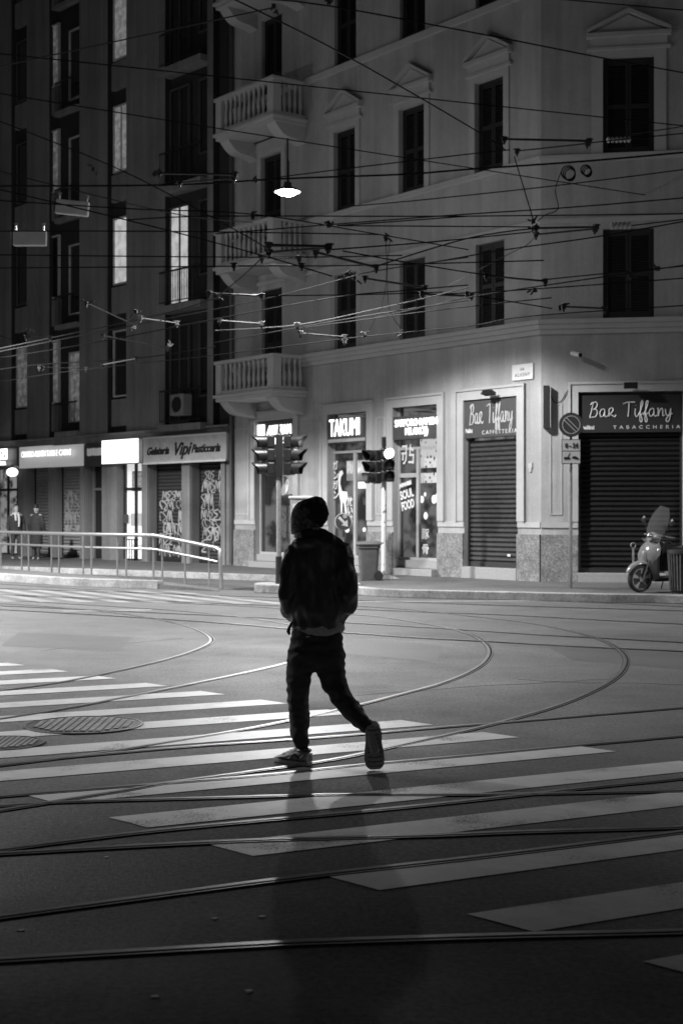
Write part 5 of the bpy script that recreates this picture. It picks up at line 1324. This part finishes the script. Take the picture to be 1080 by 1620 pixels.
WIRES = [
 ([(0,105),(433,12)], 8.5, T, 'wirelight', 'pale wire rising from the upper left edge to the clamp at the top'),
 ([(0,85),(400,127),(740,163),(1080,199)], 8.5, T, 'wire', 'dark wire sloping down across the whole width below the pale top wire'),
 ([(0,148),(400,212),(740,265),(1080,318)], 8.2, T, 'wire', 'dark wire falling steadily from upper left to the right edge below the top pair'),
 ([(0,193),(178,263),(363,359),(424,394)], [7.6,7.4,6.7,5.8], T, 'wire', 'dark wire sloping down to the rod near the middle balcony'),
 ([(370,0),(525,76),(750,205),(800,238)], 8.4, .012, 'wire', 'steep dark diagonal wire from the top edge to the upper right rod'),
 ([(813,248),(843,348)], [8.0,7.0], T, 'wire', 'short steep wire joining the upper and lower right rods'),
 ([(340,0),(466,2),(740,50),(954,92),(1080,115)], 8.9, .012, 'wire', 'topmost dark wire sagging across the upper right'),
 ([(900,0),(1080,16)], 9.4, T, 'wire', 'wire just entering at the top right corner'),
 ([(0,294),(255,293),(444,283),(636,276),(740,268),(939,254),(1080,241)], 7.4, .017, 'wire', 'thickest black cable crossing level behind the lit street lamp'),
 ([(444,280),(562,265),(740,244),(806,237)], 7.5, T, 'wire', 'thin wire from the lit lamp to the upper right rod'),
 ([(995,213),(1080,200)], 8.0, T, 'wirelight', 'pale short wire right of the upper ribbed insulator'),
 ([(932,226),(1080,211)], 7.9, T, 'wire', 'short dark wire below the upper ribbed insulator'),
 ([(560,326),(680,315),(902,291),(1080,268)], 7.2, T, 'wire', 'wire passing below the two cable coils'),
 ([(340,370),(680,343),(902,328),(1080,313)], 6.9, T, 'wire', 'wire below the coils reaching the right edge above the shuttered window'),
 ([(200,348),(340,342),(740,342),(1080,338)], 6.9, T, 'wire', 'level wire through the middle just above the lower right rod'),
 ([(533,357),(839,359)], 6.8, T, 'wire', 'short level wire ending at the lower right rod'),
 ([(533,357),(740,342)], 6.8, T, 'wire', 'fork wire rising right from the small clamp'),
 ([(521,395),(680,383),(839,367)], [5.8,6.3,6.7], T, 'wire', 'wire from the middle rod to the lower right rod'),
 ([(998,357),(1080,347)], 6.8, T, 'wire', 'upper of two wires leaving the lower right insulator'),
 ([(680,416),(800,395),(954,373),(1080,350)], 6.3, T, 'wire', 'lower of two wires leaving toward the right edge beside the black window top'),
 ([(706,453),(798,405),(832,388),(847,372)], 6.5, .006, 'wirelight', 'pale thin curved wire climbing to the lower right rod'),
 ([(542,397),(636,414),(769,435),(861,444)], [5.8,5.9,6.0,6.0], T, 'wire', 'wire sloping right from the middle rod past the third window'),
 ([(865,442),(954,433),(1039,425),(1080,421)], 6.1, T, 'wire', 'wire crossing the black window of the corner face in its upper half'),
 ([(592,503),(680,484),(754,468),(954,438),(1080,420)], 5.9, T, 'wire', 'wire rising right through the middle of the window nearest the corner'),
 ([(680,466),(835,458),(1080,440)], 5.9, T, 'wire', 'wire crossing the black corner window at mid height'),
 ([(470,520),(680,492),(872,471)], 5.8, T, 'wire', 'wire ending at the small fitting above the corner cornice'),
 ([(754,468),(872,488)], 5.8, T, 'wire', 'short wire falling right to the pale rod near the corner'),
 ([(340,562),(473,545),(570,533),(740,516),(850,499),(1080,484)], 5.55, T, 'wire', 'lowest wire running along just above the cornice'),
 ([(595,421),(740,377),(847,361)], [5.9,6.2,6.5], T, 'wire', 'wire rising right from the dark slanting rod'),
 ([(340,473),(382,438),(423,400)], 5.8, .010, 'wirelight', 'pale wire dropping left from the middle rod'),
 ([(0,551),(222,505),(326,477),(352,465)], 6.0, .011, 'wirelight', 'pale curving wire rising along the dark building'),
 ([(0,556),(178,521),(400,477),(525,446),(592,429),(740,407)], 5.9, .009, 'wirelight', 'pale straight wire just under the curving one'),
 ([(0,605),(89,590),(340,562)], 5.7, .009, 'wirelight', 'lowest pale wire on the left above the shop signs'),
 ([(0,566),(133,545),(340,505),(525,471),(636,460),(740,451)], 5.8, T, 'wire', 'dark wire between the pale wires on the left'),
 ([(340,523),(470,514),(599,488),(666,473),(740,455)], 5.8, .009, 'wirelight', 'pale wire rising past the small left window to the middle'),
 ([(340,542),(473,518),(607,495),(740,475)], 5.7, T, 'wire', 'dark wire directly above the lowest balcony'),
 ([(0,317),(200,330),(400,339),(599,371),(740,395)], 7.0, T, 'wire', 'wire dipping across the dark building then past the lamp'),
 ([(0,270),(259,335),(400,352)], 7.3, T, 'wire', 'wire slanting down behind the tilted hanging box'),
 ([(0,300),(200,348),(400,400),(525,437)], [7.0,6.6,6.0,5.7], T, 'wire', 'long wire slanting down between the two hanging boxes'),
 ([(0,366),(259,366),(599,371)], 6.7, T, 'wire', 'level wire behind the straight hanging box'),
 ([(0,403),(400,407),(636,404)], 6.4, T, 'wire', 'level wire crossing the middle of the dark building'),
 ([(0,424),(400,421),(560,420),(860,412)], 6.2, T, 'wire', 'level wire just below the straight hanging box'),
 ([(421,468),(577,466),(700,462)], 5.9, T, 'wire', 'level thin wire across the small left window'),
 ([(0,531),(28,540)], 5.9, T, 'wire', 'tiny wire at the left edge meeting a clamp'),
 ([(137,479),(193,505),(214,514)], 6.0, .014, 'wire', 'short dark rod like wire falling past the pale bay'),
 ([(457,255),(457,298)], [8.9,8.9], .012, 'wire', 'short vertical drop wire above the lit street lamp'),
 ([(0,655-70),(60,577),(217,567),(340,548)], 5.7, T, 'wire', 'dark wire passing the short pale rod at lower left'),
]
for pts, h, r, m, lab in WIRES: wire(pts, h, r, m, lab)
# hanging loops of cable
def coil(px, py, r, lab):
    b = MB(); c = wpt(px, py, 7.3)
    for k in range(3):
        rr = r*(1-.12*k); pts = [c + Vector((rr*math.cos(a)+.02*k, .02*k, rr*math.sin(a)*(1.0+.08*k)-.015*k)) for a in [2*math.pi*j/24 for j in range(25)]]
        b.tube(pts, .011, 5)
    tag(b.build('cable_coil', M['wire'], smooth=True), lab, 'cable coil', 'coils hung on the thick cable')
coil(898, 273, .115, 'larger left coil of black cable hanging on the thick cable')
coil(926, 269, .085, 'smaller right coil of black cable hanging on the thick cable')
wire([(888,268),(878,300),(882,330),(862,340),(850,350)], [7.3,7.2,7.1,7.0,6.9], .008, 'wire', 'loose black cable dropping from the larger coil to the lower right rod')
wire([(610,378),(611,430),(604,480),(582,526)], [6.6,6.3,6.0,5.75], .006, 'wire', 'left strand of the looped pair hanging above the second window')
wire([(617,378),(612,430),(616,490),(636,523)], [6.6,6.3,6.0,5.75], .006, 'wire', 'right strand of the looped pair hanging above the second window')
wire([(46,395),(52,440),(64,500)], [6.8,6.5,6.1], .005, 'wirelight', 'thin pale strand dangling below the straight hanging box')

# tension rods with end clamps
RODS = [
 ((797,220),(932,223),7.9,.020,'black','upper black rod at the top right window'), ((817,239),(928,227),7.85,.013,'rodgrey','slim rod under the upper black rod'),
 ((847,361),(943,359),6.85,.018,'black','black rod by the corner ending in a tapered insulator'), ((847,371),(940,362),6.8,.015,'black','second black rod just under the one by the corner'),
 ((891,485),(956,488),5.6,.016,'rodpale','bright pale rod over the cornice of the corner face'), ((425,388),(521,390),5.8,.022,'black','black rod in front of the middle balcony'),
 ((425,399),(518,392),5.78,.015,'rodgrey','pale rod under the black one at the middle balcony'), ((499,399),(595,423),5.85,.020,'black','slanting black rod right of the middle balcony'),
 ((577,440),(672,455),6.3,.020,'black','slanting black rod between the second and third windows'), ((667,465),(745,468),6.0,.022,'rodgrey','pale rod with a box clamp between third and fourth windows'),
 ((475,527),(545,533),5.6,.013,'rodpale','bright short rod above the second window sill'), ((414,468),(330,464),6.0,.016,'black','black rod at the gap between the two buildings'),
 ((285,289),(370,282),7.3,.014,'rodgrey','thin pale rod under the cable on the dark building'), ((252,274),(372,276),7.35,.020,'black','black rod parallel to the cable on the dark building'),
 ((163,577),(217,567),5.6,.014,'rail','short bright rod above the shop signs'), ((222,503),(280,511),5.85,.011,'rodpale','pale rod from the double clamp on the dark building'),
 ((163,531),(265,550),5.8,.016,'black','dark rod sloping to the clamp in the balcony bay'), ((43,533),(80,534),5.8,.012,'rodpale','small bright rod near the left edge'),
 ((347,507),(414,512),5.8,.013,'rodpale','bright rod beside the small left window'), ((63,581),(137,583),5.65,.010,'rodgrey','thin rod joining two clamps above the grey sign'),
 ((370,420),(477,420),6.15,.010,'rodpale','bright highlighted rod under the middle balcony'), ((414,408),(473,409),6.3,.009,'rodpale','shorter highlighted rod at the middle balcony slab'),
 ((769,436),(862,445),6.0,.016,'black','black rod with clamps across the fourth window'), ((470,514),(545,540),5.7,.012,'black','thin dark slanting rod by the small left window'),
]
for i, (p, q, h, r, m, lab) in enumerate(RODS):
    a = wpt(*p, h); c = wpt(*q, h); o = empty('tension_rod', a, lab, 'tension rod', 'rods in the overhead wires')
    b = MB(); b.cyl(a, c, r, r, 8); b.build('rod', M[m], o, smooth=True)
    for e_ in (a, c):
        b = MB(); s = .045; b.box(e_.x-s*.8, e_.x+s*.8, e_.y-.03, e_.y+.03, e_.z-s, e_.z+s); b.cyl(e_+Vector((0,0,-.09)), e_+Vector((0,0,.02)), .018, .028, 8); b.cyl(e_+Vector((-.06,0,.03)), e_+Vector((.06,0,.03)), .014, .014, 8)
        b.build('clamp', M['rodgrey'] if i % 2 else M['black'], o, bevel=.006)
# ribbed insulators, clamps and small fittings
def insulator(px, py, h, n, r, lab, d=(1,0,.02)):
    c = wpt(px, py, h); d = Vector(d).normalized(); b = MB(); prof = []
    for k in range(n): prof += [(r*.5, k*.07), (r, k*.07+.02), (r, k*.07+.045), (r*.5, k*.07+.065)]
    b.lathe(prof, c - d*n*.035, d, 12); tag(b.build('insulator', M['signg'], smooth=True), lab, 'insulator', 'insulators on the overhead wires')
insulator(978, 221, 8.0, 6, .05, 'ribbed insulator right of the upper black rod')
insulator(981, 357, 6.85, 5, .06, 'tapered insulator right of the corner rod')
FIT = [(405,285,7.4,'by the lit lamp'),(400,344,6.9,'under the lit lamp'),(520,356,6.2,'small clamp right of the lamp'),(610,378,6.6,'double clamp over the looped pair'),(548,434,6.3,'bright cluster above the second window'),(560,440,6.25,'second bright cluster above the second window'),
 (636,524,5.6,'box clamp at the foot of the looped pair'),(577,528,5.6,'other box clamp at the foot of the looped pair'),(738,466,6.0,'square clamp near the fourth window'),(843,350,6.9,'upper clamp at the corner'),(843,362,6.85,'lower clamp at the corner'),
 (885,487,5.6,'clamp over the corner cornice'),(845,459,5.8,'bright clamp beside the corner edge'),(215,493,5.9,'upper double clamp on the dark building'),(213,518,5.9,'lower double clamp on the dark building'),(46,523,5.8,'hook clamp at the left'),
 (137,480,6.0,'striped tag by the pale pilaster'),(268,546,5.7,'dark clamp in the balcony bay'),(115,581,5.65,'clamp over the grey sign'),(64,581,5.65,'left clamp over the grey sign'),(345,470,6.0,'clamp at the building gap'),(148,268,7.6,'leafy looking clamp cluster between bays'),(245,276,7.4,'clamp left of the cable rod'),
 (433,10,8.8,'clamp at the very top'),(520,4,9.2,'second clamp at the very top'),(1040,425,6.0,'clamp on the black window'),(996,438,5.9,'faint clamp in the black window')]
for px, py, h, lab in FIT:
    c = wpt(px, py, h); b = MB(); random.seed(px)
    for k in range(3):
        a = c + Vector((random.uniform(-.06,.06), random.uniform(-.03,.03), random.uniform(-.06,.06))); e_ = a + Vector((random.uniform(-.1,.1), 0, random.uniform(-.08,.08)))
        b.cyl(a, e_, .018, .014, 8)
    b.box(c.x-.03, c.x+.03, c.y-.025, c.y+.025, c.z-.035, c.z+.035)
    tag(b.build('wire_clamp', M['rodpale'], bevel=.005), 'metal wire clamp, ' + lab, 'clamp', 'clamps on the overhead wires')
# the two hanging boxes
def hang_box(px, py, w_, hh, h, rot, lab):
    c = wpt(px, py, h); r = empty('hanging_sign_box', c, lab, 'hanging box', 'grey boxes hung from the wires')
    mm = Matrix.Translation(c) @ Matrix.Rotation(R(rot), 4, 'Y')
    b = MB(mm); b.box(-w_/2, w_/2, -.06, .06, -hh/2, hh/2); b.build('board', M['signg'], r, bevel=.02)
    b = MB(mm)
    for s_ in (-1, 1):
        if s_ == 1: b.build('hook', M['rail'], r); b = MB(mm)
        b.tube([(s_*w_*.42,0,hh/2-.01),(s_*w_*.42,0,hh/2+.08),(s_*w_*.47,0,hh/2+.12),(s_*w_*.36,0,hh/2+.12)], .014, 6)
    b.build('hook', M['rail'], r); b = MB(mm)
    b.cyl((-w_/2-.02,0,-hh/2+.03),(-w_/2-.02,0,hh/2),.025,.025,8)
    b.build('side_bar', M['rodgrey'], r)
hang_box(48, 377, .58, .27, 7.0, 0, 'level grey hanging box at the left edge, lower of the two')
hang_box(115, 329, .62, .27, 7.3, 6, 'tilted grey hanging box, upper of the two')
